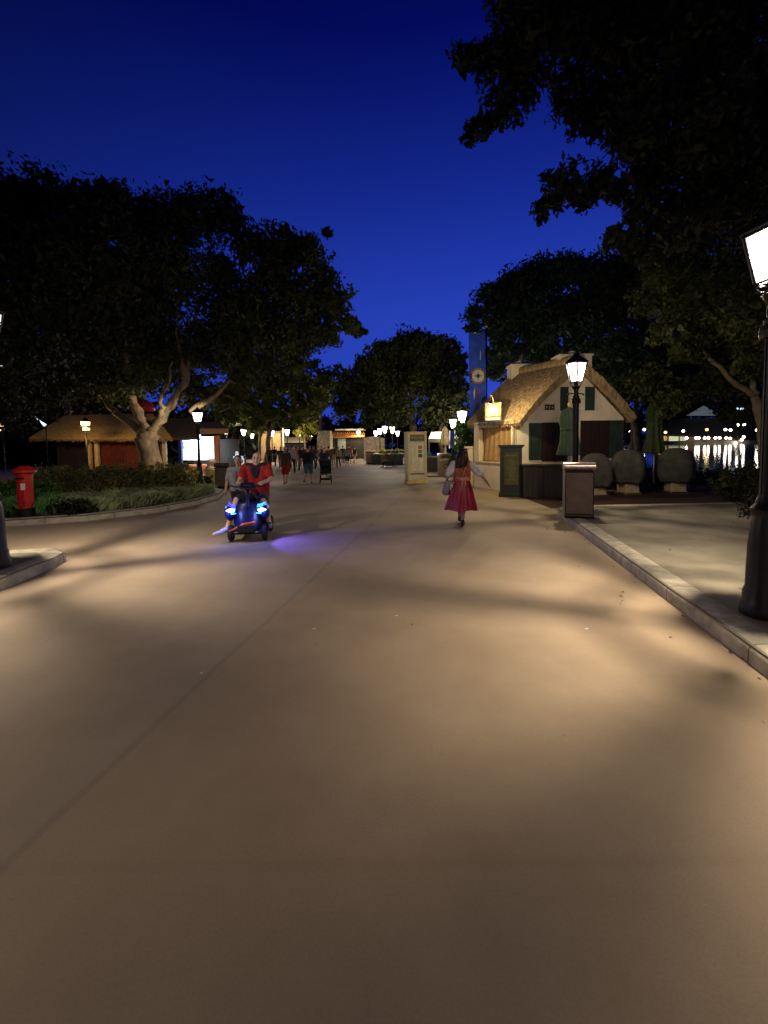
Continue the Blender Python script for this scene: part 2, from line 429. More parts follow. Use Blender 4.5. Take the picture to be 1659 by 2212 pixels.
def wob(pts, amp, seed):
    r = random.Random(seed)
    return [pts[0]] + [Vector(p) + Vector((r.uniform(-amp, amp), r.uniform(-amp, amp), r.uniform(-amp, amp) * .5)) for p in pts[1:]]
def limb(mb, a, b, ra, rb, m, seed, n=6, sag=.08):
    a, b = Vector(a), Vector(b); L = (b - a).length
    pts = [a.lerp(b, i / n) for i in range(n + 1)]
    pts = wob(pts, L * sag * .5, seed)
    mb.tube(pts, [ra + (rb - ra) * i / n for i in range(n + 1)], m, 9)
    return pts

# ================================================================== SETTING
# ---- plaza ground: one sheet to the horizon, with the lake cut out
def ground_mat():
    m = bpy.data.materials.new('plaza_concrete'); m.use_nodes = True
    t = m.node_tree; b = t.nodes['Principled BSDF']; N = t.nodes.new; Lk = t.links.new
    tc = N('ShaderNodeTexCoord'); co = tc.outputs['Object']
    sep = N('ShaderNodeSeparateXYZ'); Lk(co, sep.inputs[0])
    # two pours of concrete, pinker to the left of the joint  (joint: x = -1.81 + 0.17 y)
    mm = N('ShaderNodeMath'); mm.operation = 'MULTIPLY_ADD'; mm.inputs[1].default_value = -.17; mm.inputs[2].default_value = 1.81
    Lk(sep.outputs['Y'], mm.inputs[0])
    ad = N('ShaderNodeMath'); ad.operation = 'ADD'; Lk(sep.outputs['X'], ad.inputs[0]); Lk(mm.outputs[0], ad.inputs[1])
    nz0 = N('ShaderNodeTexNoise'); nz0.inputs['Scale'].default_value = 2.0; Lk(co, nz0.inputs['Vector'])
    wv = N('ShaderNodeMath'); wv.operation = 'MULTIPLY_ADD'; wv.inputs[1].default_value = .06; Lk(nz0.outputs['Fac'], wv.inputs[0]); Lk(ad.outputs[0], wv.inputs[2])
    side = N('ShaderNodeMapRange'); side.inputs[1].default_value = -.02; side.inputs[2].default_value = .06; Lk(wv.outputs[0], side.inputs[0])
    n1 = N('ShaderNodeTexNoise'); n1.inputs['Scale'].default_value = .55; n1.inputs['Detail'].default_value = 6; n1.inputs['Roughness'].default_value = .62; Lk(co, n1.inputs['Vector'])
    def ramp(lo, hi):
        r = N('ShaderNodeValToRGB'); r.color_ramp.elements[0].position = .32; r.color_ramp.elements[1].position = .68
        r.color_ramp.elements[0].color = (*lo, 1); r.color_ramp.elements[1].color = (*hi, 1); Lk(n1.outputs['Fac'], r.inputs[0]); return r
    ra = ramp((.250, .196, .142), (.385, .307, .230)); rb = ramp((.252, .190, .128), (.385, .297, .206))
    mx = N('ShaderNodeMix'); mx.data_type = 'RGBA'; Lk(side.outputs[0], mx.inputs[0]); Lk(ra.outputs[0], mx.inputs[6]); Lk(rb.outputs[0], mx.inputs[7])
    # fine aggregate
    n2 = N('ShaderNodeTexNoise'); n2.inputs['Scale'].default_value = 85; n2.inputs['Detail'].default_value = 3; Lk(co, n2.inputs['Vector'])
    r2 = N('ShaderNodeMapRange'); r2.inputs[1].default_value = .3; r2.inputs[2].default_value = .7; r2.inputs[3].default_value = .93; r2.inputs[4].default_value = 1.06; Lk(n2.outputs['Fac'], r2.inputs[0])
    # dark stains and old gum
    n3 = N('ShaderNodeTexVoronoi'); n3.inputs['Scale'].default_value = 2.6; Lk(co, n3.inputs['Vector'])
    r3 = N('ShaderNodeMapRange'); r3.inputs[1].default_value = .015; r3.inputs[2].default_value = .05; r3.inputs[3].default_value = .8; r3.inputs[4].default_value = 1; Lk(n3.outputs['Distance'], r3.inputs[0])
    # joint line
    ab = N('ShaderNodeMath'); ab.operation = 'ABSOLUTE'; Lk(wv.outputs[0], ab.inputs[0])
    r4 = N('ShaderNodeMapRange'); r4.inputs[1].default_value = .012; r4.inputs[2].default_value = .035; r4.inputs[3].default_value = .85; r4.inputs[4].default_value = 1; Lk(ab.outputs[0], r4.inputs[0])
    # a cross joint near the viewer and tyre / cart tracks
    m5 = N('ShaderNodeMath'); m5.operation = 'SUBTRACT'; m5.inputs[1].default_value = 1.64; Lk(sep.outputs['Y'], m5.inputs[0])
    a5 = N('ShaderNodeMath'); a5.operation = 'ABSOLUTE'; Lk(m5.outputs[0], a5.inputs[0])
    r5 = N('ShaderNodeMapRange'); r5.inputs[1].default_value = .01; r5.inputs[2].default_value = .035; r5.inputs[3].default_value = .94; r5.inputs[4].default_value = 1; Lk(a5.outputs[0], r5.inputs[0])
    prod = None
    for r in (r2, r3, r4, r5):
        if prod is None: prod = r.outputs[0]; continue
        k = N('ShaderNodeMath'); k.operation = 'MULTIPLY'; Lk(prod, k.inputs[0]); Lk(r.outputs[0], k.inputs[1]); prod = k.outputs[0]
    vm = N('ShaderNodeVectorMath'); vm.operation = 'SCALE'; Lk(mx.outputs[2], vm.inputs[0]); Lk(prod, vm.inputs['Scale'])
    Lk(vm.outputs[0], b.inputs['Base Color'])
    b.inputs['Roughness'].default_value = .72; b.inputs['Specular IOR Level'].default_value = .35
    bp = N('ShaderNodeBump'); bp.inputs['Strength'].default_value = .16; bp.inputs['Distance'].default_value = .004
    n6 = N('ShaderNodeTexNoise'); n6.inputs['Scale'].default_value = 120; n6.inputs['Detail'].default_value = 4; Lk(co, n6.inputs['Vector'])
    Lk(n6.outputs['Fac'], bp.inputs['Height']); Lk(bp.outputs[0], b.inputs['Normal'])
    return m
M['ground'] = ground_mat()
LAKE = [(9.5, 19.5), (600, 19.5), (600, 300), (135, 300)]
def sheet(name, poly, z, m, kind='structure'):
    me = bpy.data.meshes.new(name); bm = bmesh.new()
    for q in (poly if isinstance(poly[0][0], tuple) else [poly]):        # one or several convex pieces
        f = bm.faces.new([bm.verts.new((x, y, z)) for x, y in q]); f.normal_update()
        if f.normal.z < 0: f.normal_flip()
    bmesh.ops.remove_doubles(bm, verts=bm.verts, dist=1e-4)
    bm.to_mesh(me); bm.free(); me.materials.append(m)
    return tag(link(name, me), kind=kind)
sheet('ground', [[(-600, -80), (600, -80), LAKE[1], LAKE[0], (-600, 19.5)], [(-600, 19.5), LAKE[0], LAKE[3], (-600, 300)], [(-600, 300), LAKE[3], LAKE[2], (600, 900), (-600, 900)]], 0, M['ground'])
# lake water
wm = bpy.data.materials.new('lake_water'); wm.use_nodes = True
t = wm.node_tree; b = t.nodes['Principled BSDF']
b.inputs['Base Color'].default_value = (.004, .006, .009, 1); b.inputs['Roughness'].default_value = .06; b.inputs['IOR'].default_value = 1.33; b.inputs['Specular IOR Level'].default_value = .8
tc = t.nodes.new('ShaderNodeTexCoord'); mp = t.nodes.new('ShaderNodeMapping'); mp.inputs['Scale'].default_value = (.5, .9, 1)
no = t.nodes.new('ShaderNodeTexNoise'); no.inputs['Scale'].default_value = .9; no.inputs['Detail'].default_value = 3
bp = t.nodes.new('ShaderNodeBump'); bp.inputs['Strength'].default_value = .5; bp.inputs['Distance'].default_value = .02
t.links.new(tc.outputs['Object'], mp.inputs[0]); t.links.new(mp.outputs[0], no.inputs['Vector']); t.links.new(no.outputs['Fac'], bp.inputs['Height']); t.links.new(bp.outputs[0], b.inputs['Normal'])
sheet('lake_water', [(p[0] + d, p[1] + e) for p, d, e in zip(LAKE, (-4, 0, 0, -4), (-1, -1, 1, 1))], -.15, wm)

# ---- pavements with kerbs
def kerbed(name, outer, inner_mat, kw=.27, h=.15, closed=True):
    """raised pavement: slab inside, rounded kerb round it"""
    mb = MB(); n = len(outer)
    pts = [Vector((x, y, 0)) for x, y in outer]
    mb.slab(outer, 0.0, h - .006, inner_mat)
    o = mb.build(name); tag(o, kind='structure')
    kb = MB()
    # kerb swept along the outline
    prof = [(0, 0), (0, h - .045), (.014, h - .018), (.05, h), (.12, h + .008), (kw - .03, h + .006), (kw, h - .004), (kw, 0)]
    vs, fs = [], []
    cen = sum(pts, Vector()) / n
    area = sum(pts[i].x * pts[(i + 1) % n].y - pts[(i + 1) % n].x * pts[i].y for i in range(n))
    sgn = 1 if area > 0 else -1
    lens = []; cum = 0.0
    for i in range(n):
        a, c, d = pts[i - 1], pts[i], pts[(i + 1) % n]
        if i: cum += (c - a).length
        t1 = (c - a).normalized(); t2 = (d - c).normalized()
        n1 = Vector((-t1.y, t1.x, 0)) * sgn; n2 = Vector((-t2.y, t2.x, 0)) * sgn
        nn = (n1 + n2).normalized(); k = 1 / max(.5, nn.dot(n1))
        for (o_, z_) in prof:
            vs.append(c + nn * ((o_ - .012) * k) + Vector((0, 0, z_))); lens.append(cum)
    q = len(prof)
    for i in range(n):
        j = (i + 1) % n
        for k in range(q - 1):
            fs.append((i * q + k, j * q + k, j * q + k + 1, i * q + k + 1))
    kb.add(vs, fs, M['kerb'])
    ko = kb.build('kerb'); tag(ko, kind='structure'); smooth_angle(ko, 50)
    at_ = ko.data.attributes.new('run', 'FLOAT', 'POINT'); at_.data.foreach_set('value', lens)
    return o
def arc(c, r, a0, a1, n):
    return [(c[0] + r * math.cos(math.radians(a0 + (a1 - a0) * i / n)), c[1] + r * math.sin(math.radians(a0 + (a1 - a0) * i / n))) for i in range(n + 1)]
# right pavement: straight kerb running away, rounded corner
_ka, _kb = G(1213, 1120), G(1659, 1463)
RX = lambda y: _kb.x + (_ka.x - _kb.x) * (y - _kb.y) / (_ka.y - _kb.y)
cx = RX(9.9) + .85
right_walk = [(RX(-30) , -30)] + [(RX(y), y) for y in (-10, 0, 3, 6, 8.5, 9.6)] + arc((cx - .05, 9.75), .80, 168, 90, 7) + [(14, 11.0), (30, 11.2), (30, -30)]
kerbed('pavement', right_walk, M['walk'])
# left planting bed
bed = [(-40, 9.0), (-12, 9.15), (-8.3, 9.35), (-6.95, 9.95), (-5.95, 11.1), (-5.5, 12.6), (-5.5, 14.2), (-5.85, 15.6), (-6.6, 16.6), (-8.2, 17.4), (-40, 18.5)]
kerbed('planting_bed', bed, M['soil'])
# left island with the lamp
isl = [(-40, -6), (-9, 1), (-5.5, 3.4)] + [tuple(G(0, 1276).xy), tuple(G(60, 1250).xy), tuple(G(118, 1226).xy), tuple(G(140, 1213).xy), tuple(G(120, 1203).xy)] + [(-6.2, 6.5), (-40, 6.6)]
kerbed('pavement', isl, M['walk'])
# dark red paving strip in front of the terrace and terrace floor
sheet('terrace_paving', [(4.3, 11.05), (30, 11.25), (30, 19.4), (9.6, 19.4), (4.3, 16)], .004, M['redpave'])

# ================================================================== STREET LAMPS
def make_lamp_square():
    r = thing('street_lamp', '', 'street lamp')
    k = M['black']
    mb = MB()
    mb.lathe([(.18, 0), (.18, .10), (.16, .13), (.155, .2), (.14, .24), (.13, .62), (.112, .80), (.10, .86), (.12, .89), (.12, .94), (.088, .98), (.07, 1.06)], k, 12)
    smooth_angle(mb.build('base', r), 35)
    mb = MB()
    mb.lathe([(.062, 1.03), (.058, 1.3), (.055, 2.50), (.07, 2.52), (.07, 2.56), (.05, 2.58), (.05, 2.70), (.075, 2.73), (.09, 2.77), (.04, 2.80), (.045, 2.845)], k, 14)
    for i in range(8):     # fluting
        a = 2 * PI * i / 8
        mb.box((.056 * math.cos(a), .056 * math.sin(a), 1.75), (.014, .014, 1.4), k, a)
    smooth_angle(mb.build('post', r), 35)
    mb = MB()
    for s in (-1, 1):
        mb.tube([(0, 0, 2.62), (s * .16, 0, 2.62), (s * .19, 0, 2.60)], [.014, .012, .018], k, 8)
        mb.ball((s * .19, 0, 2.60), .022, k, 8, 6)
    mb.lathe([(.095, 2.40), (.10, 2.43), (.10, 2.47), (.095, 2.5)], k, 12)
    mb.build('collar', r)
    zb, zt, hb, ht = 2.87, 3.27, .135, .225
    hexa = [(math.cos(PI * i / 3), math.sin(PI * i / 3)) for i in range(6)]
    fr = MB()
    fr.lathe([(.05, zb - .02), (.07, zb - .012), (.07, zb)], k, 12)
    for i, (a, c) in enumerate(hexa):
        a2, c2 = hexa[(i + 1) % 6]
        fr.tube([(a * .05, c * .05, zb - .01), (a * hb, c * hb, zb - .005)], .010, k, 6)
        fr.tube([(a * hb, c * hb, zb), (a * ht, c * ht, zt)], .017, k, 6)
        fr.tube([(a * ht, c * ht, zt), (a2 * ht, c2 * ht, zt)], .013, k, 6)
        fr.tube([(a * hb, c * hb, zb), (a2 * hb, c2 * hb, zb)], .011, k, 6)
        if i % 2 == 0:
            fr.tube([(a * .04, c * .04, 2.80), (a * .10, c * .10, 2.79), (a * .13, c * .13, 2.82), (a * .125, c * .125, 2.855)], .010, k, 6)
    fr.build('lantern_frame', r)
    g = MB(); e = .006
    for i in range(6):
        a, c = hexa[i], hexa[(i + 1) % 6]
        g.add([(a[0] * (hb - e), a[1] * (hb - e), zb), (c[0] * (hb - e), c[1] * (hb - e), zb), (c[0] * (ht - e), c[1] * (ht - e), zt), (a[0] * (ht - e), a[1] * (ht - e), zt)], [(0, 1, 2, 3)], M['glass'])
    g.build('glass', r)
    cp = MB()
    cp.lathe([(ht + .03, zt + .012), (ht + .035, zt + .028), (.15, zt + .12), (.075, zt + .17), (.07, zt + .21), (.03, zt + .235), (.02, zt + .25), (.028, zt + .265), (.0, zt + .285)], M['black'], 6)
    cp.build('cap', r)
    light('bulb', 'POINT', r, (0, 0, 3.17), LAMP_W, WARM, .03)
    light('reflector', 'SPOT', r, (0, 0, 3.17), LAMP_W, WARM, .03, spot_size=math.radians(116), spot_blend=1.0)
    return r
def make_lamp_goblet():
    r = thing('globe_lamp', '', 'street lamp')
    k = M['black']
    mb = MB(); mb.lathe([(.2, 0), (.2, .12), (.16, .18), (.14, .6), (.1, .8), (.12, .84), (.07, .9)], k, 12); smooth_angle(mb.build('base', r), 35)
    mb = MB(); mb.lathe([(.06, .88), (.05, 2.6), (.09, 2.64), (.09, 2.7), (.04, 2.74), (.05, 2.78), (.10, 2.79), (.10, 2.805)], k, 12); smooth_angle(mb.build('post', r), 35)
    mb = MB(); mb.lathe([(.09, 2.80), (.12, 2.86), (.16, 3.0), (.21, 3.2), (.245, 3.38)], M['glass_cool'], 16)
    del mb.f[-2:]; del mb.m[-2:]
    mb.build('glass', r, True)
    mb = MB(); mb.lathe([(.26, 3.385), (.26, 3.40), (.2, 3.45), (.05, 3.49), (.03, 3.55), (.0, 3.57)], k, 16)
    smooth_angle(mb.build('cap', r), 35)
    light('bulb', 'POINT', r, (0, 0, 3.12), LAMP_W * .72, (1, .86, .64), .06)
    return r
LA = make_lamp_square()
GL = 'lantern street lamps'
def putA(p, rz, label, watts=LAMP_W, down=1.3, pt=.42):
    global _firstA
    o = LA if putA.n == 0 else copy_tree(LA)
    putA.n += 1
    o.location = p; o.rotation_euler = (0, 0, rz); tag(o, label, 'street lamp', GL)
    for ch in o.children:
        if ch.type == 'LIGHT': ch.data = ch.data.copy(); ch.data.energy = watts * (pt if ch.data.type == 'POINT' else down)
    return o
putA.n = 0
L1 = putA(G(1650, 1328, .15) , math.radians(39), 'tall black street lamp with six-sided lantern on the near right pavement beside the kerb', 720, 1.75, .27)
L2 = putA((X(1243, 9.55), 9.55, .15), math.radians(14), 'black street lamp with lit lantern behind the brown roll-top bin', 430, .22, .56)
L3 = putA(G(-11, 1226, .15), math.radians(26), 'black street lamp on the small kerbed island at the near left edge', 930, 1.1, .30)
L4 = putA((X(429, 19.8), 19.8, 0), math.radians(30), 'black street lamp rising from the shrubs beside the bright food counter', 640, .35)
L5 = putA((X(489, 39), 39, 0), math.radians(12), 'black lantern street lamp just beyond the brown bin by the flowerbed tip', 1100, .5)
L6 = putA((-3.6, -4.6, 0), math.radians(40), 'street lamp behind the viewer on the left of the road', 370)
L7 = putA((1.2, -5.2, 0), math.radians(10), 'street lamp behind the viewer near the right kerb', 340)
LB = make_lamp_goblet(); putB_n = 0
for (u, v, label) in ((998, 891, 'goblet street lamp beside the green hedge, taller of the pair left of the cottage'), (979, 908, 'goblet street lamp with the blue board at its post'),
                 (832, 921, 'bright goblet lamp left of the pair beside the menu pillar'), (848, 922, 'goblet lamp closest to the menu pillar across the road'),
                 (527, 924, 'white-green lamp under the low tree at the road\'s left'), (564, 930, 'lamp in front of the tan wall, left end of that row'), (588, 928, 'lamp above the tan wall panel'),
                 (621, 926, 'lamp by the thin pole right of the tan wall'), (647, 934, 'lamp shining through the lime-leaved tree'), (702, 934, 'lamp on the stone corner beyond the crowd'),
                 (821, 926, 'small far goblet lamp left of the bright pair'), (859, 932, 'small far goblet lamp right of the bright pair'), (671, 940, 'tiny far lamp among the crowd below the lime leaves'), (812, 931, 'leftmost tiny lamp over the stone wall'), (545, 934, 'tiny far lamp under the low tree, left of the tan pavilion')):
    Y = 1.72 * F / (HZ - v)
    o = LB if putB_n == 0 else copy_tree(LB); putB_n += 1
    o.location = (X(u, Y), Y, 0); o.rotation_euler = (0, 0, u); tag(o, label, 'street lamp', 'goblet street lamps down the road')

# ================================================================== THATCHED COTTAGE KIOSK
GY = 14.8
hs = thing('cottage_kiosk', 'cream thatched cottage kiosk with green shutters and two chimneys', 'cottage', (6.4, GY, 0))
O = Vector((6.4, GY, 0))
def H(x, y, z): return Vector((x, y, z)) - O
xl, xr = X(1117, GY), X(1346, GY); ez = 2.52; ax, az = X(1240, GY), 4.30
fc = Vector((3.70, 17.0, 0))                                   # far corner of the serving side
mb = MB()
mb.prism([(xl - O.x, 0), (xr - O.x, 0), (xr - O.x, ez), (ax - O.x, az), (xl - O.x, ez)], 0, .18, M['stucco'])
mb.build('gable_wall', hs)
mb = MB()                                                     # serving wall, window hole left open
a = Vector((xl, GY, 0)); d = (fc - a); Ls = d.length; d.normalize(); nrm = Vector((d.y, -d.x, 0)); 
if nrm.x > 0: nrm = -nrm
def SW(s, z, out=0.0): return a + d * s + nrm * out + Vector((0, 0, z)) - O
w0, w1, wz0, wz1 = .12, Ls - .34, .98, 2.30
for (s0, s1, z0, z1) in ((.05, w0, 0, ez), (w1, Ls, 0, ez), (w0, w1, 0, wz0), (w0, w1, wz1, ez)):
    mb.plate([SW(s0, z0), SW(s1, z0), SW(s1, z1), SW(s0, z1)], .16 if True else 0, M['stucco'])
mb.build('serving_wall', hs)
mb = MB()
b2 = Vector((xr + .9, 18.4, 0))
mb.plate([Vector((xr, GY + .18, 0)) - O, b2 - O, b2 + Vector((0, 0, ez)) - O, Vector((xr, GY + .18, ez)) - O], .16, M['stucco'])
mb.plate([b2 - O, fc - O, fc + Vector((0, 0, ez)) - O, b2 + Vector((0, 0, ez)) - O], .16, M['stucco'])
mb.build('rear_wall', hs)
# window: ledge, frame posts, curtain with folds
mb = MB(); mb.plate([SW(w0 - .1, .98, .22), SW(w1 + .2, .98, .22), SW(w1 + .2, .98, -.02), SW(w0 - .1, .98, -.02)], .05, M['cream']); mb.build('counter_ledge', hs)
cur = MB(); vs = []; nS, nZ = 46, 14
for i in range(nS + 1):
    for j in range(nZ + 1):
        f, g = i / nS, j / nZ
        s = w0 + .03 + (w1 - w0 - .06) * f
        z = wz0 + .07 + (wz1 - wz0 - .06) * g
        # sagging lower left corner, gathered top
        s += (.10 * (1 - g) ** 2) * (1 if f > .5 else -.2) * (f - .5)
        out = -.05 + .022 * math.sin(f * 42 + 2.2 * g) * (.5 + g * .6) + .03 * math.sin(f * 9 + g * 3) * (1 - g)
        vs.append(SW(s, z, out))
fs = [(i * (nZ + 1) + j, (i + 1) * (nZ + 1) + j, (i + 1) * (nZ + 1) + j + 1, i * (nZ + 1) + j + 1) for i in range(nS) for j in range(nZ)]
cur.add(vs, fs, M['curtain']); cur.build('curtain', hs, True)
mb = MB()
for (s0, s1, z0, z1) in ((w0 - .07, w0 + .03, .98, 2.36), (w1 - .03, w1 + .09, .98, 2.36), (w0 + .03, w1 - .03, wz1 - .02, wz1 + .06)):
    mb.plate([SW(s0, z0, .05), SW(s1, z0, .05), SW(s1, z1, .05), SW(s0, z1, .05)], .06, M['cream'])
mb.build('window_frame', hs)
# lower tan apron under the ledge and dark foot
mb = MB(); mb.plate([SW(.06, .10, .04), SW(Ls - .02, .10, .04), SW(Ls - .02, .86, .04), SW(.06, .86, .04)], .035, M['wall_tan']); mb.build('apron', hs)
mb = MB(); mb.plate([SW(.06, 0.002, .06), SW(Ls, 0.002, .06), SW(Ls, .10, .06), SW(.06, .10, .06)], .05, M['wood_dark']); mb.build('skirting', hs)
# cream wing wall beyond the window
mb = MB()
wgx0, wgx1 = X(1008, 17.4), X(1034, 17.4)
mb.box((.5 * (wgx0 + wgx1) - O.x, 17.2 - O.y, .76), (wgx1 - wgx0, .16, 1.52), M['cream']); mb.box((.5 * (wgx0 + wgx1) - .04 - O.x, 17.2 - O.y, 1.56), (wgx1 - wgx0 + .16, .24, .08), M['cream'])
mb.build('wing_wall', hs, bevel=.01)
# gable openings
def gbox(u0, u1, v0, v1, out, th, m, name, mbx=None):
    x0, x1, z0, z1 = X(u0, GY), X(u1, GY), Z(v1, GY), Z(v0, GY)
    mbx = mbx or MB()
    mbx.box((.5 * (x0 + x1) - O.x, -out - th / 2 + .0, .5 * (z0 + z1)), (x1 - x0, th, z1 - z0), m)
    return mbx
def shutter(u0, u1, v0, v1, name='shutter'):
    mb = gbox(u0, u1, v0, v1, .003, .035, M['green_paint'], name)
    x0, x1, z0, z1 = X(u0, GY) - O.x, X(u1, GY) - O.x, Z(v1, GY), Z(v0, GY)
    for xx in (x0 + .03, x1 - .03): mb.box((xx, -.046, .5 * (z0 + z1)), (.055, .016, z1 - z0 - .01), M['green_paint'])
    for zz in (z0 + .04, .5 * (z0 + z1), z1 - .04): mb.box((.5 * (x0 + x1), -.045, zz), (x1 - x0 - .12, .014, .06), M['green_paint'])
    n = int((z1 - z0) / .09)
    for i in range(1, n): mb.box((.5 * (x0 + x1), -.041, z0 + (z1 - z0) * i / n), (x1 - x0 - .1, .006, .05), M['green_paint'])
    return mb.build(name, hs)
def door(u0, u1, v0, v1):
    mb = gbox(u0, u1, v0, v1, .004, .03, M['door_red'], 'door')
    x0, x1, z0, z1 = X(u0, GY) - O.x, X(u1, GY) - O.x, Z(v1, GY), Z(v0, GY)
    n = 6
    for i in range(n): mb.box((x0 + (x1 - x0) * (i + .5) / n, -.040, .5 * (z0 + z1)), ((x1 - x0) / n - .016, .014, z1 - z0 - .02), M['door_red'])
    return mb.build('roller_door', hs)
shutter(1142, 1169, 918, 997); shutter(1315, 1344, 914, 995)
door(1170, 1222, 917, 1001); door(1253, 1314, 914, 1000)
shutter(1209, 1226, 841, 892); shutter(1262, 1282, 841, 892)
mb = gbox(1226.5, 1261.5, 843, 890, .003, .03, M['paper'], 'w')
x0, x1, z0, z1 = X(1226, GY) - O.x, X(1262, GY) - O.x, Z(891, GY), Z(842, GY)
mb.box((.5 * (x0 + x1), -.045, .5 * (z0 + z1)), (.03, .02, z1 - z0), M['cream']); mb.box((.5 * (x0 + x1), -.043, .5 * (z0 + z1)), (x1 - x0, .018, .03), M['cream'])
mb.build('loft_window', hs)
mb = gbox(1172, 1199, 875, 893, .003, .03, M['cream'], 'p'); gbox(1175.5, 1196, 878.5, 890, .034, .008, M['wood_dark'], 'p', mb)
for i, (du, h) in enumerate(((1179, 5), (1185, 6.5), (1191.5, 4))):
    gbox(du - 1.3, du + 1.6, 884.5 - h * .5, 884.5 + h * .5, .043, .006, M['ink'], 'p', mb)
mb.build('wall_plaque', hs)
# white band under the doors and dark base
mb = gbox(1117, 1346, 1003, 1010, .003, .05, M['cream'], 'b'); mb.build('sill_band', hs)
mb = gbox(1118, 1345, 1012, 1064, .003, .02, M['wood_dark'], 'b'); mb.build('base_panel', hs)
# thatched roof: two thick shaggy slopes
Ax = Vector((ax, GY - .42, az + .16)); RBk = Vector((5.45, 17.9, 4.62)); RBk2 = Vector((7.6, 18.6, 4.5))
Lf = Vector((4.50, GY - .45, 2.47)); Lbk = Vector((3.36, 17.45, 2.56))
Rf = Vector((xr + .20, GY - .45, 2.60)); Rbk = Vector((xr + 1.3, 18.7, 2.60))
def slope(name, e0, e1, r0, r1, th=.30, nu=60, nv=26, seed=3):
    rng = random.Random(seed); mbx = MB(); vs = []; top = []
    nr = ((e1 - e0).cross(r0 - e0)).normalized()
    if nr.z < 0: nr = -nr
    for i in range(nu + 1):
        for j in range(nv + 1):
            f, g = i / nu, j / nv
            p = e0.lerp(e1, f).lerp(r0.lerp(r1, f), g)
            p = p + nr * (.16 * math.sin(PI * g) * .5 + rng.uniform(-.016, .016)) + Vector((0, 0, -.10 * (1 - g) ** 4))
            if j == 0: p = p + Vector((rng.uniform(-.03, .03), rng.uniform(-.03, .03), rng.uniform(-.035, .01)))
            top.append(p)
    W_ = nv + 1
    fs = [(i * W_ + j, (i + 1) * W_ + j, (i + 1) * W_ + j + 1, i * W_ + j + 1) for i in range(nu) for j in range(nv)]
    low = [p - nr * th * (.55 + .45 * ((k % W_) / nv)) for k, p in enumerate(top)]
    n = len(top)
    fl = [tuple(q + n for q in f[::-1]) for f in fs]
    bd = []
    for i in range(nu): bd += [(i * W_, i * W_ + n, (i + 1) * W_ + n, (i + 1) * W_), (i * W_ + nv, (i + 1) * W_ + nv, (i + 1) * W_ + nv + n, i * W_ + nv + n)]
    for j in range(nv): bd += [(j, j + 1, j + 1 + n, j + n), (nu * W_ + j, nu * W_ + j + n, nu * W_ + j + 1 + n, nu * W_ + j + 1)]
    mbx.add([p - O for p in top + low], fs + fl + bd, M['thatch'])
    for k in range(260):          # loose straws at the eave
        f = rng.random(); p = e0.lerp(e1, f) + Vector((0, 0, -.12)) - nr * rng.uniform(0, .15)
        q = p + Vector((rng.uniform(-.03, .03), rng.uniform(-.06, .0), rng.uniform(-.13, -.03)))
        w = Vector((.008, .004, 0))
        mbx.add([p - w - O, p + w - O, q - O], [(0, 1, 2)], M['thatch'])
    return mbx
roof = slope('roof', Lf, Lbk, Ax, RBk, seed=3)
r2 = slope('roof', Rf, Rbk, Ax, RBk2, seed=5)
roof.add(r2.v, r2.f, M['thatch'])
roof.tube([Ax - O + Vector((0, -.02, -.02)), Ax.lerp(RBk, .5) - O, RBk - O], .17, M['thatch'], 10)
roof.build('thatched_roof', hs)
cap = MB(); cap.add([Lbk - O, RBk - O, Rbk - O, RBk2 - O], [(0, 1, 3), (0, 3, 2)], M['thatch']); cap.build('roof_hip', hs)
def chimney(x0, x1, y0, y1, z0, z1):
    mb = MB(); mb.box((.5 * (x0 + x1) - O.x, .5 * (y0 + y1) - O.y, .5 * (z0 + z1)), (x1 - x0, y1 - y0, z1 - z0), M['stucco'])
    mb.box((.5 * (x0 + x1) - O.x, .5 * (y0 + y1) - O.y, z1 + .03), (x1 - x0 + .08, y1 - y0 + .08, .07), M['stucco'])
    mb.lathe([(.10, z1 + .06), (.12, z1 + .09), (.10, z1 + .2), (.11, z1 + .22)], M['bark_dark'], 10, (.5 * (x0 + x1) - O.x, .5 * (y0 + y1) - O.y, 0))
    return mb.build('chimney', hs, bevel=.012)
chimney(X(1098, 17.8), X(1140, 17.8), 17.4, 18.0, 3.2, Z(797, 17.8))
chimney(X(1203, 15.3), X(1271, 15.3), 15.1, 15.8, 3.6, Z(776, 15.3))
# hanging illuminated sign with its lamp on a bracket
sg = thing('hanging_sign', 'small square green and yellow sign lit by a lamp on the thatched eave', 'sign', P(1065, 889, 15.0), math.radians(-18))
M['sign_olive'] = mat('olive_sign_paint', (.17, .17, .085), .6, .2, 6)
mb = MB(); mb.box((0, 0, 0), (.55, .05, .62), M['sign_olive']); mb.build('board', sg, bevel=.008)
mb = MB(); mb.prism([(-.24, -.16), (-.22, .02)] + [(.24 * math.cos(a), .03 + .2 * math.sin(a)) for a in [PI - PI * i / 14 for i in range(15)]] + [(.24, -.16)], -.040, -.030, M['yellow'])
mb.prism([(-.16, -.16)] + [(.16 * math.cos(a), .0 + .2 * math.sin(a)) for a in [PI - PI * i / 14 for i in range(15)]] + [(.16, -.16)], -.048, -.041, M['paper'])
mb.prism([(.11 * math.cos(a), -.16 + .09 * math.sin(a)) for a in [PI - PI * i / 10 for i in range(11)]], -.056, -.049, M['yellow'])
for xx in (-.20, .20):
    mb.box((xx, -.045, -.06), (.014, .010, .2), M['wood_dark'])
mb.build('emblem', sg)
mb = MB(); mb.box((0, -.034, -.255), (.47, .012, .07), M['paper']); mb.build('name_strip', sg)
mb = MB(); mb.tube([(.02, .04, .3), (0, .02, .42), (-.03, -.1, .52), (-.03, -.95, .50), (-.02, -1.05, .25)], .013, M['cream'], 8)
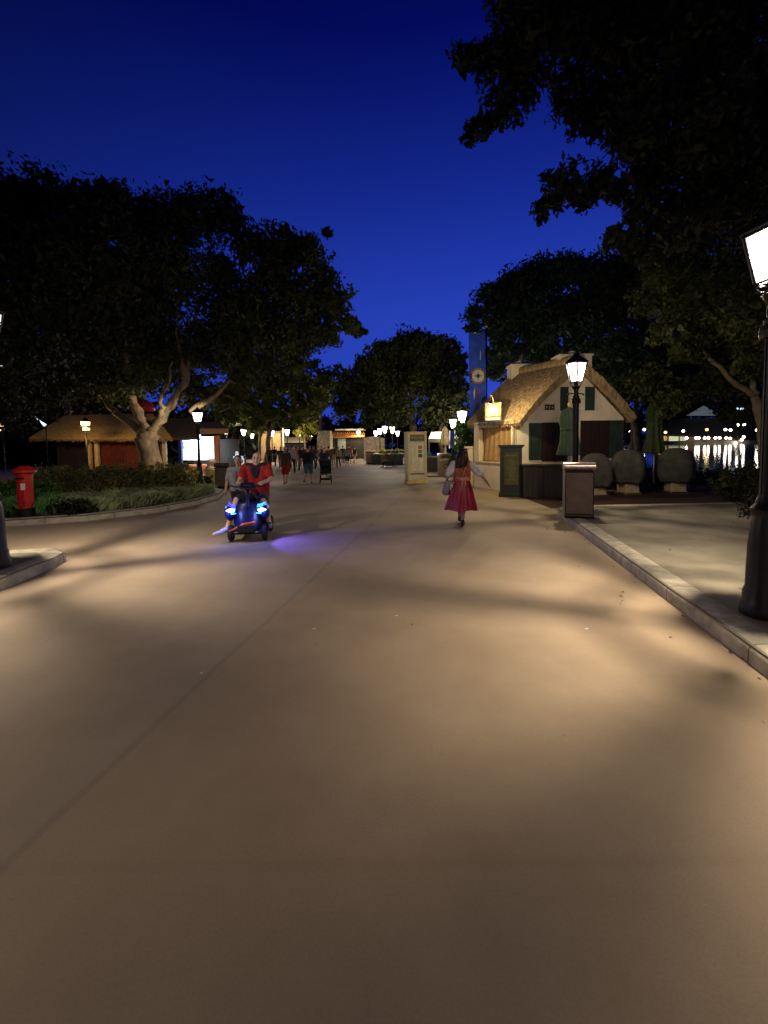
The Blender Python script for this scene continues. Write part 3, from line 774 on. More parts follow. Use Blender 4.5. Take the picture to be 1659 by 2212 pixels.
mb.lathe([(.07, 0), (.055, .06), (.02, .09)], M['black'], 12, (-.02, -1.05, .17)); mb.build('lamp_arm', sg)
light('sign_lamp', 'POINT', sg, (-.02, -1.05, .12), 165, (1, .77, .40), .03)
light('roof_fill_light', 'POINT', sg, (.38, -.10, .26), 11, (1, .76, .38), .03)  # bare light without a fixture, added to brighten the thatch beside the sign

# ================================================================== THINGS ROUND THE COTTAGE
# green menu stand
M['stand'] = mat('blackish_green_paint', (.010, .018, .013), .5, .3, 4, .15, 40)
gm = thing('menu_stand', 'dark green menu stand with olive menu sheet in front of the cottage', 'menu stand', G(1103, 1072), math.radians(-13))
mb = MB(); mb.box((0, 0, .80), (.66, .42, 1.56), M['stand']); mb.box((0, 0, .06), (.74, .50, .12), M['stand']); mb.build('body', gm, bevel=.012)
mb = MB(); mb.box((0, 0, 1.615), (.78, .54, .07), M['stand']); mb.box((0, 0, 1.57), (.70, .46, .05), M['stand']); mb.build('cornice', gm, bevel=.01)
mb = MB(); mb.box((.01, -.218, .90), (.44, .012, 1.02), M['board_olive']); mb.build('menu_sheet', gm)
mb = MB(); r_ = random.Random(4)
for i in range(17):
    w = r_.uniform(.12, .34); mb.box((.01, -.226, 1.20 - i * .043), (w, .004, .012), M['ink_dim'])
mb.build('menu_lines', gm)
words('IRELAND', .085, M['ink_dim'], 'heading', gm, (.01, -.226, 1.31), depth=.002)
# dark counter beside it
dc = thing('counter', 'low black slatted counter between the menu stand and the green umbrella', 'counter', G(1178, 1077), math.radians(-4))
mb = MB(); mb.box((0, .25, .50), (1.30, .50, .98), M['wood_dark']); mb.build('body', dc, bevel=.01)
mb = MB(); 
for i in range(9): mb.box((-.60 + i * .15, -.012, .50), (.13, .02, .9), M['wood_dark'])
mb.build('front_board', dc)
mb = MB(); mb.box((0, .24, 1.01), (1.38, .58, .04), M['wood_dark']); mb.build('top', dc, bevel=.006)
# closed umbrellas
def umbrella(u, Y, zt, zb, rw, m, label):
    r = thing('closed_umbrella', label, 'umbrella', (X(u, Y), Y, 0), 0, 'closed green umbrellas by the cottage')
    mb = MB(); mb.lathe([(.022, 0), (.022, zt + .05)], M['beige'], 10); mb.build('pole', r, True)
    mb = MB(); mb.ball((0, 0, zt + .10), (.05, .05, .08), M['yellow'], 10, 8); mb.build('finial', r, True)
    mb = MB()
    fold = lambda a, z: 1 + .20 * math.sin(8 * a + z * 1.3) + .08 * math.sin(3 * a + 5 * z)
    H_ = zt - zb
    mb.lathe([(.03, zt + .02), (rw * .62, zt - .07 * H_), (rw * .80, zt - .22 * H_), (rw * .66, zt - .45 * H_), (rw * .78, zt - .7 * H_), (rw * .98, zb + .04), (rw * .90, zb), (.03, zb + .05)], m, 48, fold=fold)
    mb.build('canopy', r, True)
    mb = MB(); mb.lathe([(rw * .84, zt - .46 * H_), (rw * .84, zt - .43 * H_)], m, 24); mb.build('strap', r, True)
    mb = MB(); mb.lathe([(.27, 0), (.27, .06), (.05, .10), (.04, .3)], M['black'], 16); smooth_angle(mb.build('base', r))
    return r
umbrella(1229, 12.6, 2.70, 1.32, .30, M['green_cloth'], 'closed faded green umbrella beside the lamp post')
umbrella(1413, 14.6, 3.05, 1.30, .30, M['green_cloth2'], 'closed deep green umbrella on a wooden pole between two covered tables')
# covered high tables
def covered(u, Y, wd, zt, zb, rz, label, seed):
    r = thing('covered_table', label, 'covered table', (X(u, Y), Y, 0), rz, 'covered tables on the terrace')
    mb = MB(); mb.box((0, 0, .30), (.46, .46, .60), M['beige']); mb.box((0, 0, .03), (.54, .54, .06), M['wood_dark']); mb.build('pedestal', r, bevel=.01)
    mb = MB()
    def fold(a, z):
        t_ = (zt - z) / (zt - zb)
        sq = (abs(math.cos(a + .5)) ** 4 + abs(math.sin(a + .5)) ** 4) ** -.25 - 1
        return 1 + .75 * sq - .08 + .03 * math.sin(2 * a + seed) + (.06 * math.sin(5 * a + seed) + .055 * math.sin(11 * a + 2 * seed + 1.5 * t_) + .03 * math.sin(19 * a)) * (.2 + t_)
    w = wd / 2
    mb.lathe([(.02, zt + .03), (w * .30, zt + .02), (w * .52, zt - .02), (w * .74, zt - .10), (w * .90, zt - .24), (w * .97, zt - .45 * (zt - zb)), (w * .98, zb + .40), (w * .94, zb + .22), (w * .84, zb + .06), (w * .76, zb), (.2, zb + .05)], M['grey_cloth'], 40, fold=fold)
    o = mb.build('cloth_cover', r, True)
    return r
covered(1287, 13.6, 1.02, 1.32, .30, .2, 'grey cloth covered table behind the brown roll-top bin', 1)
covered(1358, 14.0, 1.08, 1.42, .36, .1, 'grey covered table in front of the cottage\'s right corner', 2.3)
covered(1460, 14.2, 1.14, 1.45, .36, -.1, 'grey covered table farthest along the dark hedge, beyond the deep green umbrella', 4.1)
for (u, Y, zz) in ((1366, 15.4, 1.02), (1478, 15.7, 1.0)):
    pt = thing('flower_pot', 'dark pot standing on the hedge wall ' + ('behind the middle covered table' if u < 1400 else 'behind the covered table nearest the lake'), 'flower pot', (X(u, Y), Y, zz - .25), 0, 'dark pots by the lake')
    mb = MB(); mb.lathe([(.14, 0), (.2, .3), (.22, .32), (.22, .38), (.17, .38)], M['bark_dark'], 14); smooth_angle(mb.build('pot', pt))
    leaves([((0, 0, .5), .22)], .10, M['leaf_dim'], 'foliage', pt, 2.5, seed=int(u))
# brown roll-top bin by the lamp
def roll_bin(loc, rz, w, h, label, m=None, lid=None, name='litter_bin'):
    r = thing(name, label, 'litter bin', loc, rz)
    m = m or M['bin_brown']; lid = lid or M['bin_top']
    mb = MB()
    mb.box((0, 0, .04), (w * .98, w * .94, .08), M['black'])
    mb.box((0, 0, .08 + (h - .26) / 2), (w * .96, w * .92, h - .26), m, taper=1.0)
    mb.build('body', r, bevel=.02)
    mb = MB(); mb.box((0, -w * .47, .08 + (h - .3) / 2), (w * .80, .014, h - .42), m); mb.build('door_panel', r, bevel=.006)
    mb = MB()
    mb.tube([(-w * .53, -w * .30, h - .085), (w * .53, -w * .30, h - .085)], .085, lid, 20)
    mb.box((0, .06, h - .10), (w * 1.0, w * .72, .10), m)
    smooth_angle(mb.build('roll_top', r), 40)
    mb = MB()
    for s in (-1, 1): mb.ball((s * w * .49, -w * .47, h - .20), .018, M['chrome'], 8, 6)
    mb.box((0, -w * .475, h - .20), (w * .9, .01, .012), M['black']); mb.build('flap', r)
    return r
pb = G(1263, 1122, .15)
roll_bin((pb.x, pb.y + .32, .15), math.radians(-17), .56, 1.14, 'brown litter bin with shiny rolled metal top on the right pavement corner')
pl = G(476, 1056); roll_bin((pl.x, pl.y + .3, 0), math.radians(12), .56, 1.06, 'plain brown litter bin at the tip of the left flowerbed', lid=M['bin_brown'])
pl = G(799, 1003); roll_bin((pl.x, pl.y + .3, 0), .05, .74, 1.22, 'far pinkish-brown litter bin in front of the stone wall', m=M['bin_beige'], lid=M['bin_beige'])
# arched beige bin
ab_ = thing('arched_bin', 'beige arch-topped litter bin with a round badge left of the woman in red', 'litter bin', G(963, 1030), math.radians(3))
w, h = .33, 1.24
prof = [(-w, 0), (w, 0), (w, h - .22)] + [(w - .22 + .22 * math.cos(a), h - .22 + .22 * math.sin(a)) for a in [PI / 2 * i / 6 for i in range(1, 7)]] + [(-w + .22 + .22 * math.cos(a), h - .22 + .22 * math.sin(a)) for a in [PI / 2 + PI / 2 * i / 6 for i in range(0, 7)]]
mb = MB(); mb.prism(prof, 0, .6, M['bin_beige']); mb.build('body', ab_, bevel=.015)
mb = MB()
pin = [(x * .80, .10 + z * .86 - .02) for x, z in prof]
mb.prism([(x, z) for x, z in pin if z > .76] , -.012, .0, M['bin_brown']); mb.build('recess', ab_)
mb = MB(); mb.box((0, -.03, .88), (.58, .06, .03), M['paper']); mb.build('flap', ab_, bevel=.004)
mb = MB(); ring = [(.11 * math.cos(a), -.02, .55 + .11 * math.sin(a)) for a in [2 * PI * i / 20 for i in range(21)]]; mb.tube(ring, .016, M['bin_brown'], 6, False)
mb.box((0, -.02, .56), (.14, .02, .05), M['paper'], taper=.5); mb.build('badge', ab_)
# menu pillar IRELAND
mp_ = thing('menu_pillar', 'tall cream and sage menu pillar headed IRELAND standing in the road', 'menu pillar', G(898, 1043), math.radians(10))
W2, D2, HT = .42, .30, 2.20
mb = MB(); mb.box((0, 0, 1.16), (2 * W2, 2 * D2, HT - .12), M['sage']); mb.build('body', mp_, bevel=.01)
mb = MB()
for s in (-1, 1):
    mb.box((s * (W2 - .045), -D2 - .012, 1.17), (.09, .03, 2.06), M['gold_wood'])
    mb.box((s * (W2 + .006), -D2 + .045, 1.17), (.02, .10, 2.06), M['gold_wood']); mb.box((s * (W2 + .006), D2 - .045, 1.17), (.02, .10, 2.06), M['sage'])
for zz, hh in ((2.17, .08), (1.80, .05), (.18, .10), (.46, .04)): mb.box((0, -D2 - .010, zz), (2 * W2 - .18, .024, hh), M['gold_wood'] if zz != 1.80 else M['sage'])
mb.build('frame', mp_, bevel=.005)
mb = MB(); mb.box((0, 0, .06), (2 * W2 + .08, 2 * D2 + .10, .12), M['yellow']); mb.box((0, 0, .115), (2 * W2 + .02, 2 * D2 + .03, .03), M['wood_dark']); mb.build('plinth', mp_, bevel=.008)
mb = MB(); mb.box((0, 0, 2.235), (2 * W2 + .06, 2 * D2 + .08, .05), M['gold_wood']); mb.build('cornice', mp_, bevel=.008)
mb = MB(); mb.box((0, -D2 - .006, 1.98), (.64, .014, .29), M['olive']); mb.build('header_panel', mp_)
words('IRELAND', .135, M['ink_pale'], 'lettering', mp_, (0, -D2 - .016, 2.0), depth=.003, spacing=1.05)
mb = MB(); mb.box((0, -D2 - .008, 1.13), (.48, .016, 1.14), M['paper']); mb.build('poster', mp_)
mb = MB()
for i, m_ in enumerate(('photo_red', 'photo_grey', 'photo_dark')): mb.box((.13, -D2 - .019, 1.58 - i * .185), (.18, .006, .15), M[m_])
mb.build('food_photo', mp_)
mb = MB(); r_ = random.Random(9)
for i in range(13): mb.box((-.105 + r_.uniform(-.02, .0), -D2 - .0185, 1.64 - i * .042), (r_.uniform(.12, .22), .004, .011), M['ink'])
for i in range(10): mb.box((r_.uniform(-.03, .03), -D2 - .0185, 1.02 - i * .045), (r_.uniform(.12, .36), .004, .011), M['ink'])
mb.build('menu_lines', mp_)
mb = MB(); mb.box((0, -D2 - .004, .42), (.64, .01, .05), M['wood_dark']); mb.build('slot', mp_)
# banner on its pole
bn = thing('banner', 'long blue cloth banner with a white compass star disc behind the cottage roof', 'banner', (X(1030, 19), 19, 0), math.radians(4))
bz0, bz1 = Z(935, 19), Z(722, 19); bw = .74
mb = MB(); mb.lathe([(.05, 0), (.045, bz1 + .25)], M['black'], 10, (.44, .05, 0)); mb.ball((.44, .05, bz1 + .29), .06, M['gold'], 10, 8); mb.tube([(.44, .05, bz1 + .02), (-.38, .02, bz1 + .02)], .018, M['chrome'], 8); mb.build('pole', bn, True)
def bpt(f, g, out=0.0):   # f across, g up
    lean = -.10 * g
    y = .03 * math.sin(5 * g + 3 * f) + .03 * math.sin(11 * g + f * 5) - out
    return Vector((-.37 + bw * f + lean + .10, y, bz0 + (bz1 - bz0) * g))
def cloth(u0, u1, g0, g1, m, out, nu=10, nv=40, edge=None):
    vs = [bpt(u0 + (u1 - u0) * i / nu, g0 + (g1 - g0) * j / nv, out) for i in range(nu + 1) for j in range(nv + 1)]
    fs = [(i * (nv + 1) + j, (i + 1) * (nv + 1) + j, (i + 1) * (nv + 1) + j + 1, i * (nv + 1) + j + 1) for i in range(nu) for j in range(nv)]
    return vs, fs
mb = MB(); vs, fs = cloth(0, 1, 0, 1, None, 0); mb.add(vs, fs, M['banner']); mb.build('cloth', bn, True)
asp = bw / (bz1 - bz0)
def disc(gc, rad, m, out, mbx, n=28, ri=0, fc_=.5):
    c = [(fc_ + rad / bw * math.cos(2 * PI * i / n), gc + rad / (bz1 - bz0) * math.sin(2 * PI * i / n)) for i in range(n)]
    o_ = [bpt(f, g, out) for f, g in c]
    cen = bpt(fc_, gc, out)
    mbx.add(o_ + [cen], [(i, (i + 1) % n, n) for i in range(n)], m)
gc = (Z(815, 19) - bz0) / (bz1 - bz0)
mb = MB(); disc(gc, .36, M['maroon'], .02, mb); disc(gc, .265, M['banner_white'], .035, mb)
def bq(pts, out, m): mb.add([bpt(.5 + x / bw, gc + z / (bz1 - bz0), out) for x, z in pts], [tuple(range(len(pts)))], m)
for k in range(8):
    a = PI / 2 + k * PI / 4; L = .235 if k % 2 == 0 else .15
    c_, s_ = math.cos(a), math.sin(a); wd_ = .045
    bq([(0, 0), (wd_ * math.cos(a + .6), wd_ * math.sin(a + .6)), (L * c_, L * s_)], .05, M['navy'])
    bq([(0, 0), (L * c_, L * s_), (wd_ * math.cos(a - .6), wd_ * math.sin(a - .6))], .05, M['slate'])
for k in range(26):
    a = 2 * PI * k / 26
    if abs(math.sin(a)) < .25: continue
    r0, r1 = .285, .345
    bq([(r0 * math.cos(a - .06), r0 * math.sin(a - .06)), (r0 * math.cos(a + .06), r0 * math.sin(a + .06)), (r1 * math.cos(a + .05), r1 * math.sin(a + .05)), (r1 * math.cos(a - .05), r1 * math.sin(a - .05))], .045, M['gold'])
mb.build('compass_emblem', bn)
mb = MB()
gg = lambda v: (Z(v, 19) - bz0) / (bz1 - bz0)
for poly, m_ in (([(.62, gg(778)), (.70, gg(757)), (.70, gg(768)), (.66, gg(782))], 'banner_white'), ([(.22, gg(868)), (.20, gg(850)), (.32, gg(838)), (.30, gg(858))], 'banner_white'),
                 ([(.10, gg(930)), (.32, gg(930)), (.70, gg(845)), (.42, gg(838))], 'banner_violet'), ([(.72, gg(862)), (.95, gg(858)), (.95, gg(872)), (.66, gg(874))], 'navy'),
                 ([(.30, gg(905)), (.95, gg(876)), (.80, gg(895))], 'banner_violet')):
    mb = MB(); mb.add([bpt(f, g, .03) for f, g in poly], [tuple(range(len(poly)))], M[m_]); mb.build('printed_shape', bn)

# ================================================================== PILLAR BOX, URN, DISPLAYS (left)
pb_ = G(45, 1117, .15)
px = thing('pillar_box', 'red cylindrical post box with domed cap and black foot by the kerb', 'post box', (pb_.x, pb_.y + .16, .15))
R_ = .155
mb = MB(); mb.lathe([(R_ + .03, 0), (R_ + .03, .17), (R_ + .005, .19)], M['black'], 28); smooth_angle(mb.build('foot', px))
mb = MB(); mb.lathe([(R_, .185), (R_, .93), (R_ + .012, .94), (R_ + .012, .97), (R_ + .03, .99)], M['post_red'], 32); smooth_angle(mb.build('body', px), 30)
mb = MB(); mb.lathe([(R_ + .05, .99), (R_ + .075, 1.01), (R_ + .075, 1.06), (R_ + .04, 1.09), (R_ * .8, 1.13), (.1, 1.155), (0, 1.16)], M['post_red'], 32); smooth_angle(mb.build('cap', px), 30)
mb = MB(); mb.box((.02, -R_ + .006, .88), (.17, .02, .04), M['black']); mb.build('posting_slot', px, bevel=.003)
mb = MB(); mb.box((.07, -R_ + .008, .69), (.10, .012, .15), M['white']); mb.build('notice_plate', px, bevel=.003)
mb = MB(); mb.box((0.02, -R_ + .012, .43), (.16, .012, .40), M['post_red']); mb.ball((.08, -R_ + .004, .45), .014, M['black'], 8, 6); mb.build('door', px, bevel=.005)
# cream urn on yellow plinth
uo = G(449, 1046)
ur = thing('cream_urn', 'cream domed urn on a yellow plinth between the lamp and the brown bin', 'urn', (uo.x, uo.y + .5, 0))
mb = MB(); mb.box((0, 0, .30), (.46, .46, .60), M['yellow']); mb.box((0, 0, .63), (.52, .52, .06), M['cream']); mb.build('plinth', ur, bevel=.01)
mb = MB(); mb.lathe([(.26, .66), (.27, .72), (.20, .80), (.19, .88), (.20, 1.0), (.185, 1.08), (.13, 1.14), (0, 1.17)], M['cream'], 20); smooth_angle(mb.build('urn', ur), 40)
# lit white display post
wp = G(502, 1046)
ds = thing('drinks_display', 'small bluish-white lit display post with salmon stripes beside the brown bin', 'display', (wp.x, wp.y + 1.2, 0), .1)
lw = mat('lit_white_acrylic', (.7, .8, .85), .4, .05, 6, emit=(.62, .82, 1), estr=.55)
mb = MB(); mb.box((0, 0, .72), (.30, .26, .86), lw); mb.box((-.10, 0, 1.2), (.42, .26, .10), lw); mb.box((-.16, 0, 1.36), (.15, .16, .24), lw, taper=.7); mb.box((.24, 0, .34), (.24, .2, .22), lw); mb.build('light_box', ds, bevel=.02)
mb = MB()
for zz in (.72, 1.0): mb.box((0, -.133, zz), (.302, .012, .17), M['salmon'])
mb.build('stripe', ds)
mb = MB(); mb.box((0, 0, .15), (.34, .3, .28), M['black']); mb.build('foot', ds, bevel=.01)

# ---- thatched kiosk on the left, behind the hedge
kz = thing('thatched_kiosk', 'low tan-roofed kiosk with deep red front behind the left hedge', 'kiosk', (X(215, 25), 25, 0))
KO = Vector((X(215, 25), 25, 0))
def K(u, v, Y): return P(u, v, Y) - KO
mb = MB()
e0, e1, r0, r1 = K(62, 946, 24.2), K(372, 946, 24.2), K(140, 897, 26.2), K(330, 893, 26.2)
mb.plate([e0, e1, r1, r0], .18, M['roof_tan'])
b0, b1 = K(85, 946, 28.5), K(360, 944, 28.5)
mb.plate([r0, r1, b1, b0], .18, M['roof_tan']); mb.plate([b0, e0, r0], .16, M['roof_tan']); mb.plate([e1, b1, r1], .16, M['roof_tan'])
r_ = random.Random(2)
for i in range(300):
    f = r_.random(); p = e0.lerp(e1, f) + Vector((0, -.01, -.1)); q = p + Vector((r_.uniform(-.04, .04), 0, -r_.uniform(.03, .16))); w_ = Vector((.03, 0, 0))
    mb.add([p - w_, p + w_, q], [(0, 1, 2)], M['roof_tan'])
mb.build('roof', kz)
mb = MB(); wy = 25.2 - KO.y
mb.box((K(232, 0, 25.2).x, wy, 1.05), (abs(K(310, 0, 25.2).x - K(160, 0, 25.2).x), .15, 2.1), M['wall_red']); mb.build('red_wall', kz)
mb = MB()
for i in range(24): mb.box((K(160, 0, 25.1).x + i * .17, wy - .085, 1.02), (.14, .02, 2.0), M['wall_red'])
mb.build('wall_board', kz)
mb = MB(); mb.box((K(120, 0, 25.6).x, wy + .4, 1.05), (2.4, .15, 2.1), M['wood_dark']); mb.build('side_wall', kz)
for uu in (147, 164, 318): 
    mb = MB(); mb.box((K(uu, 0, 24.8).x, 24.8 - KO.y, 1.08), (.20, .2, 2.16), M['beige']); mb.build('pillar', kz, bevel=.01)
# lantern on a pole in front of it (orange)
ol = thing('lantern_post', 'thin post with two small orange lanterns before the tan kiosk roof', 'lantern', (X(187, 22.6), 22.6, 0))
mb = MB(); mb.lathe([(.045, 0), (.04, 2.45)], M['black'], 8); mb.tube([(0, 0, 2.45), (0, 0, 2.62)], .02, M['black'], 6); mb.build('post', ol, True)
mb = MB(); mb.box((0, 0, 3.0), (.26, .26, .2), M['globe_orange'], taper=1.15); mb.box((.03, 0, 2.72), (.22, .22, .12), M['globe_orange']); mb.build('lantern', ol)
mb = MB(); mb.lathe([(.28, 3.11), (.05, 3.3), (.02, 3.36)], M['black'], 4); mb.box((0, 0, 2.84), (.34, .34, .05), M['black']); mb.build('cap', ol)
light('bulb', 'POINT', ol, (0, -.45, 2.75), 190, (1, .62, .25), .1)
bl = thing('blue_light', 'slanted blue-white neon tube left of the tan kiosk roof', 'light', P(93, 914, 24))
mb = MB(); mb.tube([(-.42, 0, .34), (-.1, 0, .06), (.1, 0, -.12)], [.03, .04, .09], M['globe_blue'], 8); mb.build('tube', bl, True)
mb = MB(); mb.tube([(.1, .06, -.12), (.1, .06, -2.8)], .03, M['black'], 6); mb.build('pole', bl)
o2 = thing('wall_lamp', 'pair of small curved orange lamps at the far left edge', 'light', P(4, 921, 24))
mb = MB(); mb.ball((0, 0, .1), (.25, .08, .10), M['globe_orange'], 10, 6); mb.ball((-.08, 0, -.16), (.2, .08, .08), M['globe_orange'], 10, 6); mb.build('globe', o2, True)
mb = MB(); mb.tube([(0, .05, .05), (0, .05, -2.7)], .03, M['black'], 6); mb.build('pole', o2)
# lit food counter
fk = thing('food_stall', 'food stall with a blazing white lit counter display and grey-brown roof', 'food stall', (X(400, 27), 27, 0))
FO = Vector((X(400, 27), 27, 0))
def Q(u, v, Y): return P(u, v, Y) - FO
mb = MB(); mb.plate([Q(335, 946, 26.2), Q(432, 946, 26.2), Q(425, 903, 28.4), Q(345, 903, 28.4)], .16, M['roof_grey']); mb.build('roof', fk)
mb = MB(); mb.plate([Q(432.5, 937, 26.1), Q(492, 937, 26.1), Q(492, 926, 26.1), Q(432.5, 926, 26.1)], .1, M['wood']); mb.plate([Q(432.5, 926, 26.1), Q(492, 926, 26.1), Q(476, 913, 28), Q(432.5, 910, 28)], .1, M['roof_grey']); mb.build('fascia', fk)
mb = MB(); mb.box((Q(393, 0, 27).x, .1, Q(0, 974, 27).z), (2.15, .1, 1.45), M['screen']); mb.build('display', fk)
mb = MB(); mb.box((Q(378, 0, 27).x, .03, Q(0, 952, 27).z), (1.25, .06, .42), M['globe_blue']); mb.build('header_light', fk, bevel=.02)
mb = MB(); mb.box((Q(393, 0, 27).x, .25, .3), (2.4, .8, .62), M['salmon']); mb.build('counter', fk)
mb = MB(); mb.box((Q(437, 0, 26.6).x, -.4, 1.2), (.30, .25, 2.4), M['salmon']); mb.build('post', fk, bevel=.01)
mb = MB(); mb.box((Q(352, 0, 26.6).x, -.3, 1.2), (.2, .2, 2.4), M['navy']); mb.build('post', fk, bevel=.01)
mb = MB(); mb.box((Q(466, 0, 27.6).x, .6, 1.1), (1.2, .2, 2.2), M['wood_dark']); mb.build('back_wall', fk)
light('counter_light', 'AREA', fk, (Q(393, 0, 26.2).x, -.15, 1.7), 200, (.8, .9, 1), 1, size=1.6).rotation_euler = (math.radians(80), 0, 0)
rd = thing('red_awning', 'red domed canopy showing between the big tree\'s branches', 'canopy', P(308, 876, 28.5))
mb = MB(); mb.lathe([(.75, -.35), (.72, -.1), (.55, .2), (.25, .38), (0, .42)], M['post_red'], 20); mb.build('dome', rd, True)
mb = MB(); mb.lathe([(.05, -4.1), (.05, -.3)], M['black'], 8); mb.build('pole', rd)

# ---- buildings at the far end of the road
def far(name, label, cat, u, Y, group=None): return thing(name, label, cat, (X(u, Y), Y, 0), 0, group)
f1 = far('tan_pavilion', 'tan plastered pavilion with flat roof left of the crowd', 'building', 590, 50)
mb = MB(); mb.box((0, 0, 1.6), (X(612, 50) - X(570, 50), 2, 3.2), M['wall_tan']); mb.build('wall', f1)
mb = MB(); mb.box((0, -.2, 3.3), (X(614, 50) - X(566, 50), 2.8, .24), M['roof_grey']); mb.build('roof', f1)
mb = MB(); mb.box((X(615, 49) - X(590, 50), -1.6, 1.9), (.16, .16, 3.8), M['cream']); mb.build('pole', f1)
f1b = far('awning_stall', 'long low stall with pale awning right of the tan pavilion', 'stall', 640, 62)
mb = MB(); mb.box((0, 0, 1.1), (X(664, 62) - X(622, 62), 2, 2.2), M['wood_dark']); mb.build('body', f1b)
mb = MB(); mb.plate([(-1.6, -1.9, 2.3), (1.4, -1.9, 2.3), (1.4, 0, 3.0), (-1.6, 0, 3.0)], .08, M['cream']); mb.build('awning', f1b)
f2 = far('stone_tower', 'square rough stone building corner behind the crowd', 'building', 703, 52)
mb = MB(); mb.box((0, 0, 1.75), (X(716, 52) - X(691, 52), 2, 3.5), M['stone']); mb.build('wall', f2, bevel=.04)
mb = MB(); mb.plate([(.70, -1.2, .1), (1.0, -1.2, .1), (1.0, -1.2, 3.0), (.70, -1.2, 3.2)], .12, M['paper']); mb.build('corner_trim', f2)
f3 = far('eave_building', 'building with an orange lit tiled eave and grey door at the road\'s end', 'building', 752, 54)
x0, x1 = X(715, 54) - X(752, 54), X(788, 54) - X(752, 54)
mb = MB(); mb.box((.5 * (x0 + x1), 1.2, 1.5), (x1 - x0, 2, 3.0), M['wood_dark']); mb.build('wall', f3)
mb = MB(); mb.plate([(x0 - .2, -.8, 2.75), (x1, -.8, 2.9), (x1, .6, 3.35), (x0 + .5, .6, 3.3)], .14, M['eave_lit'])
for i in range(16): mb.tube([(x0 - .1 + i * (x1 - x0) / 15.5, -.82, 2.83), (x0 + .35 + i * (x1 - x0 - .4) / 15.5, .58, 3.40)], .07, M['eave_lit'], 6)
mb.build('tiled_eave', f3)
mb = MB(); mb.box((.5 * (x0 + x1) + .2, .7, 3.72), (x1 - x0 - .6, .3, .2), M['cream']); mb.build('ridge_beam', f3)
mb = MB(); mb.box((X(738, 54) - X(752, 54), .15, 1.6), (1.0, .08, 2.0), M['door_grey']); mb.build('grey_door', f3)
mb = MB(); mb.ball((X(776, 54) - X(752, 54), -1.0, Z(934, 54)), .24, M['globe'], 10, 8); mb.build('wall_light', f3, True)
light('bulb', 'POINT', f3, (X(776, 54) - X(752, 54), -1.4, 3.0), 260, (1, .8, .5), .15)
f4 = far('stone_wall', 'low curved-top stone wall behind the far litter bin', 'wall', 808, 49)
mb = MB(); x0, x1 = X(786, 49) - X(808, 49), X(831, 49) - X(808, 49)
tp = [(x1 - (x1 - x0) * i / 14, 2.55 + .25 * math.sin(PI * (.35 + .65 * i / 14)) - .35 * (1 - i / 14) ** 3) for i in range(15)]
mb.prism([(x0, 0), (x1, 0)] + tp, 0, .6, M['stone']); mb.build('wall', f4, bevel=.03)
# dark low fence, planter, bench beside the menu pillar
f5 = far('planter', 'green planter trough with pale leafy plants beyond the menu pillar\'s left', 'planter', 838, 38)
mb = MB(); mb.box((0, 0, .45), (X(872, 38) - X(808, 38), 1.0, .9), M['green_paint']); mb.build('trough', f5, bevel=.02)
mb = MB(); mb.box((0, -.02, .92), (X(872, 38) - X(808, 38) + .1, 1.1, .05), M['white']); mb.build('rim', f5)
leaves([((X(845 + k * 7, 38) - X(838, 38), -.1, 1.15), (.35, .4, .22)) for k in range(-4, 4)], .2, M['leaf_lime'], 'plants', f5, 1.6, seed=12)
bb = G(838, 1009)
f6 = thing('wooden_bench', 'small wooden bench with slatted back in front of the planter', 'bench', (bb.x, bb.y + .3, 0), .25)
mb = MB(); mb.box((0, 0, .45), (1.0, .42, .05), M['wood']); mb.build('seat', f6, bevel=.008)
mb = MB()
for i in range(4): mb.box((0, .2, .58 + i * .11), (1.0, .03, .08), M['wood'])
mb.build('backrest', f6)
for sx in (-.42, .42):
    for sy in (-.16, .18):
        mb = MB(); mb.box((sx, sy, .22), (.05, .05, .44), M['black']); mb.build('leg', f6)
f7 = far('dark_fence', 'low dark railing with shrubs between the planter and the menu pillar', 'fence', 862, 33)
mb = MB()
for i in range(26): mb.box((-1.0 + i * .08, 0, .6), (.03, .03, 1.2), M['black'])
mb.box((0, 0, 1.2), (2.1, .05, .06), M['black']); mb.box((0, 0, .15), (2.1, .05, .06), M['black']); mb.build('railing', f7)
# right of the menu pillar: tent, closed tan umbrella, blue sign, low hedge wall
t1 = far('white_canopy', 'white tent canopy lit from inside right of the menu pillar', 'canopy', 944, 30)
lc = mat('lit_white_canvas', (.8, .78, .74), .8, .05, 4, emit=(1, .9, .78), estr=.7)
mb = MB(); mb.plate([(-.62, -.3, 2.1), (.62, -.3, 2.1), (.5, .8, 2.6), (-.3, .8, 2.6)], .04, lc); mb.plate([(-.62, -.31, 1.84), (.62, -.31, 1.84), (.62, -.31, 2.1), (-.62, -.31, 2.1)], .03, M['cream']); mb.build('canopy', t1)
mb = MB()
for sx in (-.58, .58): mb.box((sx, -.28, .95), (.05, .05, 1.9), M['white'])
mb.build('post', t1)
t2 = far('closed_umbrella', 'closed tan umbrella on a thin pole between the white canopy and blue board', 'umbrella', 961, 26)
mb = MB(); mb.lathe([(.03, 0), (.03, 2.8)], M['beige'], 8); mb.build('pole', t2)
mb = MB(); mb.lathe([(.03, 2.8), (.16, 2.6), (.22, 2.2), (.26, 1.75), (.22, 1.62), (.04, 1.68)], M['beige'], 30, fold=lambda a, z: 1 + .22 * math.sin(7 * a + z)); mb.build('canopy', t2, True)
t3 = far('blue_board', 'tall blue board with glowing white edges on the goblet lamp\'s post', 'board', 977, 28.5)
mb = MB(); mb.box((0, 0, 2.0), (.30, .08, 1.15), M['navy'], taper=.9); mb.build('panel', t3)
lb = mat('lit_white_edge', (.7, .8, .9), .5, .05, 4, emit=(.7, .85, 1), estr=.9)
mb = MB()
for s in (-1, 1): mb.tube([(s * .19, -.03, 1.42), (s * .165, -.03, 2.6)], .026, lb, 6)
